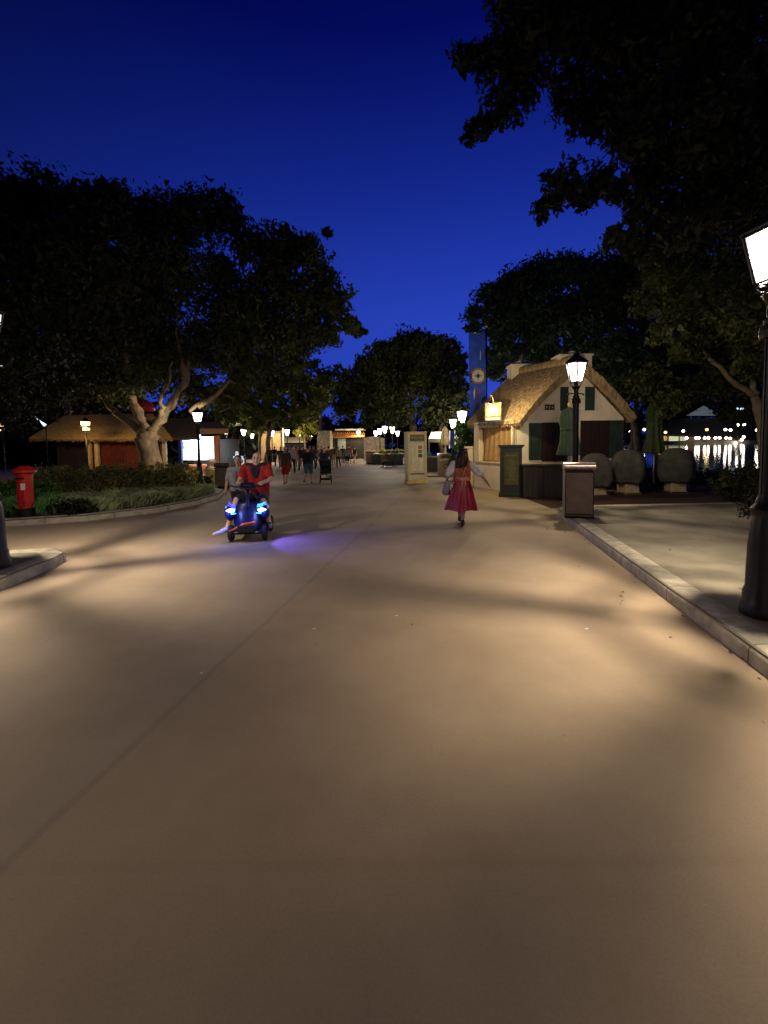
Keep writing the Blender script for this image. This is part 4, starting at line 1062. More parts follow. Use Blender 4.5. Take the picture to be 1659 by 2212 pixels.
mb.build('edge_light', t3)
mb = MB(); mb.box((0, .02, .7), (.1, .06, 1.42), M['black']); mb.build('stem', t3)
t4 = far('round_lamp', 'small round paper lamp right of the blue board', 'light', 989, 33)
mb = MB(); mb.ball((0, 0, Z(941, 33)), .14, M['globe'], 10, 8); mb.build('globe', t4, True)
mb = MB(); mb.lathe([(.02, 0), (.02, 2.3)], M['black'], 6); mb.ball((.1, .3, Z(950, 33)), (.32, .2, .36), M['brown_cloth'], 12, 8); mb.build('stand', t4, True)
t5 = far('display_table', 'long low dark table with goods behind the arched bin', 'table', 930, 27)
mb = MB(); mb.box((0, 0, .45), (2.6, .8, .9), M['wood_dark']); mb.build('body', t5)
mb = MB(); mb.box((0, 0, .92), (2.7, .9, .05), M['wood']); mb.build('top', t5)
for k, (xx, m_) in enumerate(((-.75, 'wood'), (-.2, 'teal_cloth'), (.55, 'globe_blue'))):
    c_ = thing('crate', ('wooden', 'teal', 'small glowing blue')[k] + ' crate on the low dark table behind the arched bin', 'crate', (X(930, 27) + xx, 26.9, .946))
    mb = MB(); mb.box((0, 0, .12), (.42 if k < 2 else .26, .3, .24 if k < 2 else .10), M[m_]); mb.box((0, -.0, .25 if k < 2 else .19), (.46 if k < 2 else .2, .34 if k < 2 else .2, .02), M['white'] if k == 1 else M[m_]); mb.build('box', c_, bevel=.01)

# ================================================================== FAR SHORE
wl = thing('bank_wall', 'pale promenade wall along the far lake shore', 'wall', (290, 300, 0))
mb = MB(); mb.box((20, .5, .6), (400, 1, 3.0), M['bank']); mb.box((20, .4, 2.16), (400, 1.4, .16), M['bank']); mb.build('wall', wl)
rs = thing('lakeside_restaurant', 'long dark-roofed restaurant with golden lit windows on the far shore', 'building', (224, 320, 0))
RO = Vector((224, 320, 0))
def Rr(u, v, Y=320): return P(u, v, Y) - RO
def rbox(u0, u1, v0, v1, y, th, m, mbx):
    p, q = Rr(u0, v1, 320 + y), Rr(u1, v0, 320 + y); mbx.box((.5 * (p.x + q.x), y + th / 2, .5 * (p.z + q.z)), (q.x - p.x, th, q.z - p.z), m); return mbx
rbox(1418, 1600, 940, 962, 0, 12, M['far_wall'], mb := MB()); mb.build('wall', rs)
warmwin = mat('lit_warm_window', (.5, .35, .15), .5, .3, 1.2, emit=(1, .62, .2), estr=.55)
coolwin = mat('lit_pale_window', (.5, .5, .4), .5, .3, 2.2, emit=(.9, 1, .6), estr=.5)
rbox(1424, 1440, 936, 952, -1, .5, warmwin, mb := MB()); mb.build('window', rs)
rbox(1446, 1466, 938, 954, -1, .5, coolwin, mb := MB()); mb.build('window', rs)
rbox(1470, 1482, 940, 954, -1, .5, coolwin, mb := MB()); mb.build('window', rs)
mb = MB(); a_, b_, c_, d_ = Rr(1405, 936, 314), Rr(1612, 942, 314), Rr(1560, 903, 332), Rr(1452, 903, 332)
mb.plate([a_, b_, c_, d_], 2.0, M['slate']); mb.build('roof', rs)
mb = MB(); ap = Rr(1520, 876, 332); q = [Rr(1482, 898, 324), Rr(1560, 898, 324), Rr(1560, 898, 340), Rr(1482, 898, 340)]
mb.add(q + [ap], [(0, 1, 4), (1, 2, 4), (2, 3, 4), (3, 0, 4)], M['metal_roof']); mb.build('cupola_roof', rs)
tw = thing('terrace_building', 'tall terraced building with bluish strip lights at the right end of the far shore', 'building', (X(1600, 330), 330, 0))
mb = MB(); mb.box((0, 6, 10), (24, 12, 20), M['slate']); mb.build('wall', tw)
mb = MB()
for uu, ww in ((1588, 8), (1599, 6), (1611, 9)): mb.box((X(uu, 328) - X(1600, 330), -2.4, Z(893, 328)), (ww * .35, .5, 2.0), M['globe_blue'])
mb.box((X(1583, 328) - X(1600, 330), -2.4, Z(901, 328)), (2.8, .5, 1.6), M['globe_blue']); mb.build('strip_light', tw)
gl = None; k_ = 0
shore = [(1349, 931, 0), (1357, 931, 0), (1378, 928, 0), (1391, 928, 0), (1428, 931, 1), (1437, 934, 1), (1475, 931, 0), (1526, 928, 1), (1566, 928, 0), (1577, 929, 0),
         (1483, 946, 0), (1503, 946, 0), (1509, 946, 0), (1522, 946, 0), (1530, 946, 0), (1545, 946, 0), (1554, 946, 0), (1568, 946, 0), (1577, 947, 0), (1602, 950, 0), (1606, 944, 0), (1589, 957, 0),
         (1592, 918, 0), (1606, 917, 0), (1637, 917, 0), (1634, 929, 0), (1646, 928, 0)]
for i, (u, v, c) in enumerate(shore):
    key = 'o' if c else 'w'
    Y = 298.5 + (i % 3) * .3
    zz = P(u, v, Y).z
    o = thing('promenade_lamp', 'orange globe lamp by the golden restaurant windows' if c else 'white globe lamp on the far shore, mirrored in the lake', 'lamp', (X(u, Y), Y, 2.25), 0, 'orange lamps at the lakeside restaurant' if c else 'white globe lamps along the far shore')
    mb = MB(); mb.ball((0, 0, zz - 2.25), 0.8 if not c else .9, M['globe_orange'] if c else M['globe'], 10, 8); mb.build('globe', o, True)
    mb = MB(); mb.tube([(0, 0, 0), (0, 0, zz - 2.9)], .15, M['black'], 6); mb.build('post', o)

# ================================================================== TREES
def tree(name, label, blobs, Y, trunk, leafm, barkm, size, cover=3.2, group=None, depth=1.0, seed=1, clump=.34, flat=.85):
    """blobs in picture coordinates at about distance Y; trunk: list of (points, r0, r1) with points (u,v,dY)"""
    base = trunk[0][0][0]
    bp_ = P(base[0], base[1], Y + base[2]); bp_.z = 0
    r = thing(name, label, 'tree', bp_, 0, group)
    rng = random.Random(seed)
    mb = MB()
    for k, (pts, ra, rb) in enumerate(trunk):
        w = [P(u, v, Y + dy) - bp_ for u, v, dy in pts]
        if k == 0: w[0].z = -.05
        n = 4; dense = []
        for i in range(len(w) - 1):
            for j in range(n): dense.append(w[i].lerp(w[i + 1], j / n))
        dense.append(w[-1])
        amp = .28 * ra
        dense = [dense[0]] + [p + Vector((rng.uniform(-amp, amp), rng.uniform(-amp, amp), 0)) for p in dense[1:]]
        N = len(dense)
        rad = [(ra + (rb - ra) * (i / (N - 1)) ** .8) * (1 + .10 * math.sin(i * 1.7 + k)) for i in range(N)]
        if k == 0: rad[0] *= 1.45; rad[1] *= 1.12
        mb.tube(dense, rad, barkm, 12)
    for i_, q_ in enumerate(mb.v):
        w_ = Vector(q_); k_ = trunk[0][1] * .16 * min(1, 8 / (Y / 3))
        mb.v[i_] = tuple(w_ + Vector((noise.noise(w_ * 2.3), noise.noise(w_ * 2.3 + Vector((9, 0, 0))), 0)) * k_)
    mb.build('trunk', r, True)
    bl_ = []
    for bl1 in blobs:
        u, v, rp = bl1[:3]
        dy = bl1[3] if len(bl1) > 3 else rng.uniform(-1, 1) * depth * 2.2
        Yb = Y + dy; rm = rp * Yb / F
        p = P(u, v, Yb) - bp_
        bl_.append((tuple(p), (rm, rm * 1.1, rm * flat)))
    leaves(bl_, size, leafm, 'crown', r, cover * 2.3, clump * 1.35, seed=seed)
    return r
# big spreading tree on the left
tree('spreading_tree', 'huge spreading tree with pale forked trunk behind the left hedge',
     [(480, 465, 62), (405, 478, 70), (330, 505, 88), (555, 535, 62), (622, 530, 50), (668, 545, 42), (690, 600, 40), (683, 655, 66), (728, 645, 38), (752, 700, 30), (775, 718, 20), (700, 715, 46), (612, 640, 92), (520, 660, 95), (470, 590, 45, 2), (380, 590, 70), (310, 640, 105), (560, 735, 82), (635, 735, 58), (455, 745, 82), (345, 765, 90), (240, 690, 110), (255, 815, 72), (530, 810, 50), (430, 850, 46, 2), (200, 800, 70), (705, 505, 13), (640, 790, 30)],
     20.5, [([(322, 992, 0), (318, 950, 0), (322, 925, 0)], .52, .42), ([(318, 935, 0), (352, 905, .1), (372, 868, .3), (400, 820, .6), (418, 740, 1), (430, 640, 1)], .27, .07),
            ([(345, 905, 0), (350, 880, -.2), (347, 855, -.3), (362, 838, -.3), (370, 780, -.6)], .17, .05), ([(318, 925, 0), (292, 878, -.3), (282, 845, -.5), (270, 770, -1), (262, 640, -1)], .24, .06),
            ([(310, 935, 0), (268, 905, .4), (236, 880, .8), (190, 800, 1.4), (175, 700, 1.6)], .22, .05), ([(410, 890, .6), (470, 850, 1.0), (510, 800, 1.4), (560, 740, 1.6), (600, 690, 1.6)], .15, .05), ([(400, 820, .6), (380, 720, .2), (390, 600, 0)], .1, .04)],
     M['leaf'], M['bark'], .23, 3.4, seed=11)
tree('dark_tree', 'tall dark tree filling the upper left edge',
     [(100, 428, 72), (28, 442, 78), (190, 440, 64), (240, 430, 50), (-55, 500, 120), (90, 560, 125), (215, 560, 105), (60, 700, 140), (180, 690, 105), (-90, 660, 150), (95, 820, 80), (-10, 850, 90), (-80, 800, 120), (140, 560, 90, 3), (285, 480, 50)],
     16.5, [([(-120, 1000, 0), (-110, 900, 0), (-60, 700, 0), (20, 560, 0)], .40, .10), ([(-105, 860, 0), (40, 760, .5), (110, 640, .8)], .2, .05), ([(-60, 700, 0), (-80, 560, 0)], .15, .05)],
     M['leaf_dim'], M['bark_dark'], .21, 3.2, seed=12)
tree('back_tree', 'dark tree behind the tan-roofed kiosk',
     [(30, 840, 80), (120, 800, 90), (210, 820, 80), (60, 900, 50), (150, 870, 60), (260, 850, 60), (-40, 880, 80), (300, 800, 80)],
     31, [([(150, 985, 0), (150, 880, 0), (160, 800, 0)], .3, .1)], M['leaf_dim'], M['bark_dark'], .48, 3.0, seed=13)
tree('low_tree', 'leaning mid-distance tree with green-lit underside left of the road',
     [(520, 850, 50), (585, 830, 55), (650, 840, 50), (560, 890, 42), (620, 890, 48), (680, 870, 36), (500, 900, 34), (545, 920, 24), (700, 830, 26), (480, 860, 40), (660, 905, 26), (590, 780, 40), (540, 790, 40)],
     38, [([(577, 975, 0), (580, 940, 0), (596, 900, 0), (612, 860, 0)], .28, .10), ([(582, 935, 0), (560, 890, 0), (540, 850, .5)], .14, .05), ([(560, 985, 2), (562, 940, 2), (556, 905, 2)], .16, .08), ([(562, 945, 2), (575, 915, 2), (582, 890, 2)], .12, .05)],
     M['leaf_warm'], M['bark'], .50, 3.0, seed=14)
tree('distant_tree', 'small black tree against the blue gap at the end of the road, left one',
     [(640, 800, 26), (672, 790, 20), (700, 815, 26), (660, 830, 34), (735, 800, 18), (715, 840, 30), (755, 820, 16), (745, 850, 26), (690, 860, 34), (620, 830, 26), (770, 850, 20)],
     72, [([(690, 985, 0), (690, 900, 0), (695, 820, 0)], .5, .15)], M['leaf_cool'], M['bark_dark'], .7, 2.6, seed=15)
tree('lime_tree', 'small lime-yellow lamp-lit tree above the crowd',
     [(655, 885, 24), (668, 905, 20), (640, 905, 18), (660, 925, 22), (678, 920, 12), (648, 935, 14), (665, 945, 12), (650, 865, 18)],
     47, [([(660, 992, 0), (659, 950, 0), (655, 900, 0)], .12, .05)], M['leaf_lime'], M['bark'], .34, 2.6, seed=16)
tree('round_tree', 'broad rounded dark tree with black trunk at the centre of the road\'s end',
     [(880, 755, 46), (840, 765, 42), (925, 755, 44), (965, 765, 40), (985, 790, 28), (800, 800, 42), (770, 840, 46), (850, 820, 60), (920, 820, 60), (975, 840, 48), (810, 870, 48), (750, 880, 34), (860, 890, 44), (940, 890, 46), (985, 890, 30), (900, 735, 26), (800, 905, 26)],
     34, [([(890, 990, 0), (892, 920, 0), (888, 850, 0), (885, 790, 0)], .32, .14), ([(889, 860, 0), (930, 810, .5)], .14, .05), ([(889, 870, 0), (845, 815, .5)], .14, .05), ([(960, 985, -1), (945, 940, -1), (965, 890, -1)], .18, .08)],
     M['leaf'], M['bark_dark'], .34, 4.6, seed=17)
tree('terrace_tree', 'large blue-green tree behind the thatched cottage',
     [(1065, 640, 42), (1110, 625, 48), (1160, 600, 50), (1220, 590, 50), (1280, 590, 48), (1030, 680, 26), (1020, 712, 18), (1080, 700, 50), (1140, 690, 62), (1210, 680, 70), (1290, 670, 72), (1360, 640, 70), (1090, 765, 48), (1160, 760, 56), (1240, 760, 66), (1320, 765, 66), (1400, 740, 76), (1360, 830, 46), (1420, 830, 50), (1290, 840, 40), (1330, 590, 50), (1480, 800, 50), (1065, 800, 30), (1390, 560, 50)],
     23, [([(1385, 990, 0), (1375, 920, 0), (1345, 860, 0), (1290, 780, 0)], .26, .1), ([(1370, 910, 0), (1410, 850, .3), (1450, 800, .5)], .15, .05), ([(1352, 870, 0), (1400, 790, 0), (1420, 720, 0)], .13, .05), ([(1200, 990, 2), (1190, 900, 2), (1150, 760, 2)], .22, .08)],
     M['leaf_cool'], M['bark_dark'], .25, 4.6, seed=18)
tree('lakeside_tree', 'tree with pale lit forked limbs on the right by the lake',
     [(1540, 640, 66), (1470, 640, 50), (1600, 660, 66), (1500, 710, 50), (1570, 720, 60), (1640, 720, 60), (1450, 710, 46), (1420, 650, 50), (1540, 770, 34), (1610, 790, 34), (1680, 660, 80), (1480, 760, 36), (1660, 800, 40), (1480, 850, 44), (1540, 835, 44), (1590, 890, 34), (1445, 870, 40), (1400, 830, 50), (1590, 575, 60), (1500, 560, 66), (1680, 560, 80), (1430, 560, 50), (1420, 600, 40)],
     13.6, [([(1654, 1070, 0), (1652, 960, 0), (1640, 880, 0), (1628, 845, 0)], .17, .13), ([(1632, 855, 0), (1592, 832, 0), (1566, 806, 0), (1534, 775, 0), (1500, 740, 0)], .11, .045), ([(1630, 850, 0), (1624, 810, 0), (1620, 760, 0), (1600, 700, 0)], .10, .04), ([(1640, 880, 0), (1680, 800, 0), (1690, 700, 0)], .1, .04)],
     M['leaf'], M['bark'], .16, 4.0, seed=19)
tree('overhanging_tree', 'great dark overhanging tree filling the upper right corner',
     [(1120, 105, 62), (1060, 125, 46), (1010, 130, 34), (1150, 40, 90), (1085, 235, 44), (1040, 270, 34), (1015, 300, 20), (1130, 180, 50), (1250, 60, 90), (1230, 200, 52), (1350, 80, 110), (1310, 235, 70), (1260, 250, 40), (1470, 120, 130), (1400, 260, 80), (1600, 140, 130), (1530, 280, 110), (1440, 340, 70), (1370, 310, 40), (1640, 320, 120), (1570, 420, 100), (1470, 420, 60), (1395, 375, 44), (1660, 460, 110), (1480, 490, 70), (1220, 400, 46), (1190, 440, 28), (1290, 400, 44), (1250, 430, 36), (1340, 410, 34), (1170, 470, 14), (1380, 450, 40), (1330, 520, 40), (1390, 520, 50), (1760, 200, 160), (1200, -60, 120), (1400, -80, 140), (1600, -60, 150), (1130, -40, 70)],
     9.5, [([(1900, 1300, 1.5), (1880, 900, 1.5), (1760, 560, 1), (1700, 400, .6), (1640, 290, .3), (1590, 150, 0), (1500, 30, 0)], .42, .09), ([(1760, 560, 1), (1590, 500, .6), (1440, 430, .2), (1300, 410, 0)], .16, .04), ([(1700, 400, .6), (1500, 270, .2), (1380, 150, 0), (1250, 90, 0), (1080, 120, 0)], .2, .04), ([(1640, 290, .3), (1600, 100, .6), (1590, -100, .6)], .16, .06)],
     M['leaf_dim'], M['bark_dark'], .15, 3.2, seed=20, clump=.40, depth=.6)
tree('back_tree', 'dark tree behind the cottage and the lakeside limbs',
     [(1310, 800, 60), (1380, 770, 70), (1450, 780, 66), (1520, 790, 66), (1590, 800, 66), (1660, 800, 70), (1400, 850, 40), (1330, 860, 40), (1570, 860, 30), (1640, 860, 44), (1490, 840, 30), (1480, 720, 70), (1600, 720, 70)],
     36, [([(1365, 985, 0), (1368, 900, 0), (1400, 800, 0)], .3, .12)], M['leaf_dim'], M['bark_dark'], .45, 3.6, seed=23)
for i, (u, v, rp) in enumerate(((1370, 905, 26), (1440, 890, 34), (1500, 870, 40), (1560, 900, 30), (1600, 880, 34), (1655, 890, 40))):
    tree('shore_tree', ('round dark tree on the far shore just right of the cottage', 'dark tree on the far shore behind the deep green umbrella', 'tall dark tree behind the lakeside restaurant', 'dark tree between restaurant and terraced building', 'tree behind the bluish strip lights', 'far shore tree at the right edge')[i],
         [(u, v, rp), (u - rp * .6, v + rp * .5, rp * .7), (u + rp * .6, v + rp * .4, rp * .7)], 350, [([(u, 962, 0), (u, v, 0)], 1.6, .6)], M['leaf_dim'], M['bark_dark'], 4.0, 2.6, 'trees along the far shore', seed=30 + i)
# wooded horizon behind everything at the end of the road and to the sides
bk = []
r_ = random.Random(5)
for i in range(70):
    u = -700 + i * 45 + r_.uniform(-15, 15)
    if 600 < u < 790: v = 905 + r_.uniform(-8, 8)
    elif 1350 < u < 1700: v = 935
    else: v = r_.uniform(880, 910)
    Yk = (62 if u < 520 else 105) if u < 1340 else 400
    p = P(u, v, Yk); rr = (962 - v) * Yk / F + 1
    bk.append(((p.x, p.y, p.z * .55), (5.5 if Yk < 200 else 13, 4, max(2.5, p.z * .62))))
for i in range(16):
    p = P(-260 + i * 42, 925, 41); bk.append(((p.x, p.y, .9), (2.6, 1.5, 2.2)))
wd = leaves(bk, 1.3, M['leaf_dim'], 'woods', None, 6, .5, seed=40); tag(wd, kind='stuff')

# ================================================================== LEFT FLOWERBED, HEDGES, SHRUBS
def inpoly(p, poly):
    x, y = p; c = False
    for i in range(len(poly)):
        x0, y0 = poly[i - 1]; x1, y1 = poly[i]
        if (y0 > y) != (y1 > y) and x < (x1 - x0) * (y - y0) / (y1 - y0) + x0: c = not c
    return c
def cover(name, poly, n, m, hfun, size, seed, label=None):
    rng = np.random.default_rng(seed)
    xs = [p[0] for p in poly]; ys = [p[1] for p in poly]
    pts = []
    while len(pts) < n:
        p = (rng.uniform(max(min(xs), -24), max(xs)), rng.uniform(min(ys), max(ys)))
        if inpoly(p, poly): pts.append(p)
    P0 = np.array([(x, y, .14) for x, y in pts]); n = len(P0)
    hh = np.array([hfun(x, y) for x, y in pts]) * (.55 + .6 * rng.random(n))
    lean = rng.normal(size=(n, 2)) * .45
    tip = P0.copy(); tip[:, 2] += hh; tip[:, :2] += lean * hh[:, None]
    ang = rng.random(n) * 2 * PI; w = size * (.6 + .8 * rng.random(n))
    side = np.stack([np.cos(ang), np.sin(ang), np.zeros(n)], 1) * w[:, None]
    mid = P0 * .45 + tip * .55; mid[:, 2] += .1 * hh
    V = np.stack([P0, mid - side, tip, mid + side], 1).reshape(-1, 3)
    me = bpy.data.meshes.new(name); me.vertices.add(n * 4); me.vertices.foreach_set('co', V.ravel())
    me.loops.add(n * 4); me.loops.foreach_set('vertex_index', np.arange(n * 4, dtype=np.int32))
    me.polygons.add(n); me.polygons.foreach_set('loop_start', np.arange(0, n * 4, 4, dtype=np.int32)); me.polygons.foreach_set('loop_total', np.full(n, 4, dtype=np.int32))
    me.materials.append(m); me.update(calc_edges=True)
    return tag(link(name, me), kind='stuff')
lowpoly_r = [(-8.2, 10.0), (-6.95, 10.4), (-6.3, 11.2), (-5.8, 12.6), (-5.75, 14.2), (-6.2, 15.3), (-7.5, 15.3), (-8.0, 13.0), (-9.5, 12)]
lowpoly_l = [(-24, 9.5), (-12, 9.5), (-8.4, 9.8), (-7.6, 10.1), (-9.0, 12.4), (-13, 12.8), (-24, 13)]
cover('ground_cover', lowpoly_r, 26000, M['cover_silver'], lambda x, y: .25 + .11 * math.sin(3.1 * x + 1.3 * y) * math.sin(2.3 * y), .034, 51)
cover('ground_cover', lowpoly_l, 30000, M['cover_green'], lambda x, y: .27 + .08 * math.sin(2.1 * x + 1.3 * y), .028, 52)
def shrub(name, label, blobs, size, m, seed, cov=3.4, group=None, cat='shrub', clump=.30):
    c = Vector(blobs[0][0]); base = Vector((c.x, c.y, 0))
    r = thing(name, label, cat, base, 0, group)
    leaves([(tuple(Vector(p) - base), q) for p, q in blobs], size, m, 'foliage', r, cov, clump, seed=seed)
    mb = MB(); r_ = random.Random(seed)
    for p, q in blobs[:4]:
        pb_ = Vector(p) - base; qz = q[2] if hasattr(q, '__len__') else q
        for k in range(4): mb.tube([(pb_.x + r_.uniform(-.05, .05), pb_.y, .05), (pb_.x + r_.uniform(-.3, .3) * qz, pb_.y + r_.uniform(-.3, .3) * qz, max(.1, pb_.z))], .012, M['bark_dark'], 5)
    mb.build('stem', r)
    return r
hb_ = []
for i in range(15):
    f = i / 14; u = 95 + (385 - 95) * f
    Y = 12.9 + 1.6 * f
    hb_.append(((X(u, Y), Y, .62), (.62, .55, .62 + .03 * math.sin(i * 2.1))))
shrub('hedge', 'long brown-green clipped hedge in front of the left kiosk', hb_, .075, M['hedge'], 61, 3.8, cat='hedge')
hg = []
for i in range(5):
    u = -30 + i * 30; Y = 12.3; hg.append(((X(u, Y), Y, .45), (.55, .5, .5)))
shrub('hedge', 'bright green low hedge behind the red post box', hg, .07, M['hedge_green'], 62, 3.4, cat='hedge')
shrub('dark_bush', 'round black-green bush beside the red post box', [((X(138, 10.1), 10.1, .28), (.52, .36, .30)), ((X(165, 10.1), 10.2, .24), (.45, .4, .25))], .07, M['leaf_dim'], 63)
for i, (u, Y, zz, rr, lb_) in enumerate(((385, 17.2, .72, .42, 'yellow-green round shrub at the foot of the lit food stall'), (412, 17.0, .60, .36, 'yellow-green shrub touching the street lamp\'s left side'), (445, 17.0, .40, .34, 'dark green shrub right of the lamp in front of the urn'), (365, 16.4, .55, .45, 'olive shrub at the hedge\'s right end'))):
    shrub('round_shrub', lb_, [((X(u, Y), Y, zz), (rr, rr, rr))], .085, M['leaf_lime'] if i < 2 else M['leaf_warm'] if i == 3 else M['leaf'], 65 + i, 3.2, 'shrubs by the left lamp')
shrub('tall_hedge', 'leafy green lamp-lit hedge left of the cottage', [((X(u, 21), 21, zz), (.55, .5, .55)) for u in (1000, 1020, 1040) for zz in (.6, 1.3, 1.9, 2.4)], .13, M['hedge_green'], 70, 3.2, cat='hedge')
shrub('low_bush', 'dark low bush behind the arched bin', [((X(u, 22), 22, .6), (.5, .5, .6)) for u in (985, 1002)], .13, M['leaf'], 71)
# terrace hedge, black against the lake
th = []
for i in range(13):
    u = 1350 + i * 24; Y = 15.9 - .05 * i; th.append(((X(u, Y), Y, .36), (.5, .4, .38)))
shrub('terrace_hedge', 'dark hedge along the terrace edge before the lake', th, .085, M['leaf_dim'], 72, 3.6, cat='hedge')
shrub('rounded_bush', 'round dark green bush right of the covered tables', [((X(1610, 11.8), 11.8, .55), (.70, .6, .58)), ((X(1585, 12.1), 12.1, .4), (.5, .5, .42))], .075, M['leaf'], 73)
shrub('corner_bush', 'big dark bush at the right edge of the pavement', [((X(1655, 10.2), 10.2, .50), (.75, .7, .55)), ((X(1690, 9.6), 9.6, .6), (.8, .8, .7)), ((X(1640, 8.9), 8.9, .30), (.30, .4, .30)), ((X(1700, 7.6), 7.6, .4), (.6, .7, .5))], .075, M['leaf_dim'], 74)

# ================================================================== PEOPLE
def hand(palm, dirv, out, r=.010, s=1.0):
    """palm + five unequal bent fingers; dirv: along the fingers, out: to the thumb side"""
    p = Vector(palm); d = Vector(dirv).normalized(); o = Vector(out); o = (o - d * o.dot(d)).normalized(); n = d.cross(o)
    parts = [(p, .024 * s, p + d * .05 * s, .026 * s), (p + o * .016 * s, .018 * s, p + d * .055 * s + o * .022 * s, .016 * s), (p - o * .014 * s, .018 * s, p + d * .052 * s - o * .024 * s, .015 * s)]
    for k, (off, L) in enumerate(((.030, .062), (.011, .072), (-.009, .068), (-.028, .052))):
        b0_ = p + d * .055 * s + o * off * s; m_ = b0_ + d * L * .55 * s + n * .006 * s; e_ = m_ + d * L * .42 * s + n * .022 * s
        parts += [(b0_, r * s, m_, r * .92 * s), (m_, r * .92 * s, e_, r * .8 * s)]
    t0 = p + o * .02 * s; t1_ = p + d * .03 * s + o * .055 * s; t2_ = p + d * .06 * s + o * .062 * s + n * .012 * s
    parts += [(t0, .014 * s, t1_, .012 * s), (t1_, .012 * s, t2_, .010 * s)]
    return parts
def head_parts(c, s=1.0, fy=1):
    c = Vector(c); f = Vector((0, fy, 0))
    return [(c + Vector((0, -fy * .008, .025 * s)), (.076 * s, .092 * s, .090 * s)), (c + f * .012 * s + Vector((0, 0, -.045 * s)), (.060 * s, .070 * s, .072 * s)),
            (c + f * .078 * s + Vector((0, 0, .0)), .014 * s, c + f * .098 * s + Vector((0, 0, -.028 * s)), .015 * s),
            (c + f * .062 * s + Vector((0, 0, -.098 * s)), .022 * s), (c + Vector((.078 * s, 0, -.01 * s)), (.012 * s, .02 * s, .032 * s)), (c + Vector((-.078 * s, 0, -.01 * s)), (.012 * s, .02 * s, .032 * s))]
def face(c, s, fy, parent, hair=None):
    c = Vector(c)
    for sx in (-1, 1):
        mb = MB(); mb.ball((c.x + sx * .030 * s, c.y + fy * .080 * s, c.z + .008 * s), (.011 * s, .008 * s, .008 * s), M['eyes'], 8, 6); mb.build('eye', parent, True)
        mb = MB(); mb.tube([(c.x + sx * .016 * s, c.y + fy * .087 * s, c.z + .026 * s), (c.x + sx * .045 * s, c.y + fy * .078 * s, c.z + .028 * s)], .005 * s, hair or M['hair_black'], 6); mb.build('eyebrow', parent)
    mb = MB(); mb.tube([(c.x - .022 * s, c.y + fy * .080 * s, c.z - .062 * s), (c.x, c.y + fy * .086 * s, c.z - .062 * s), (c.x + .022 * s, c.y + fy * .080 * s, c.z - .062 * s)], .006 * s, M['lip'], 6); mb.build('mouth', parent)
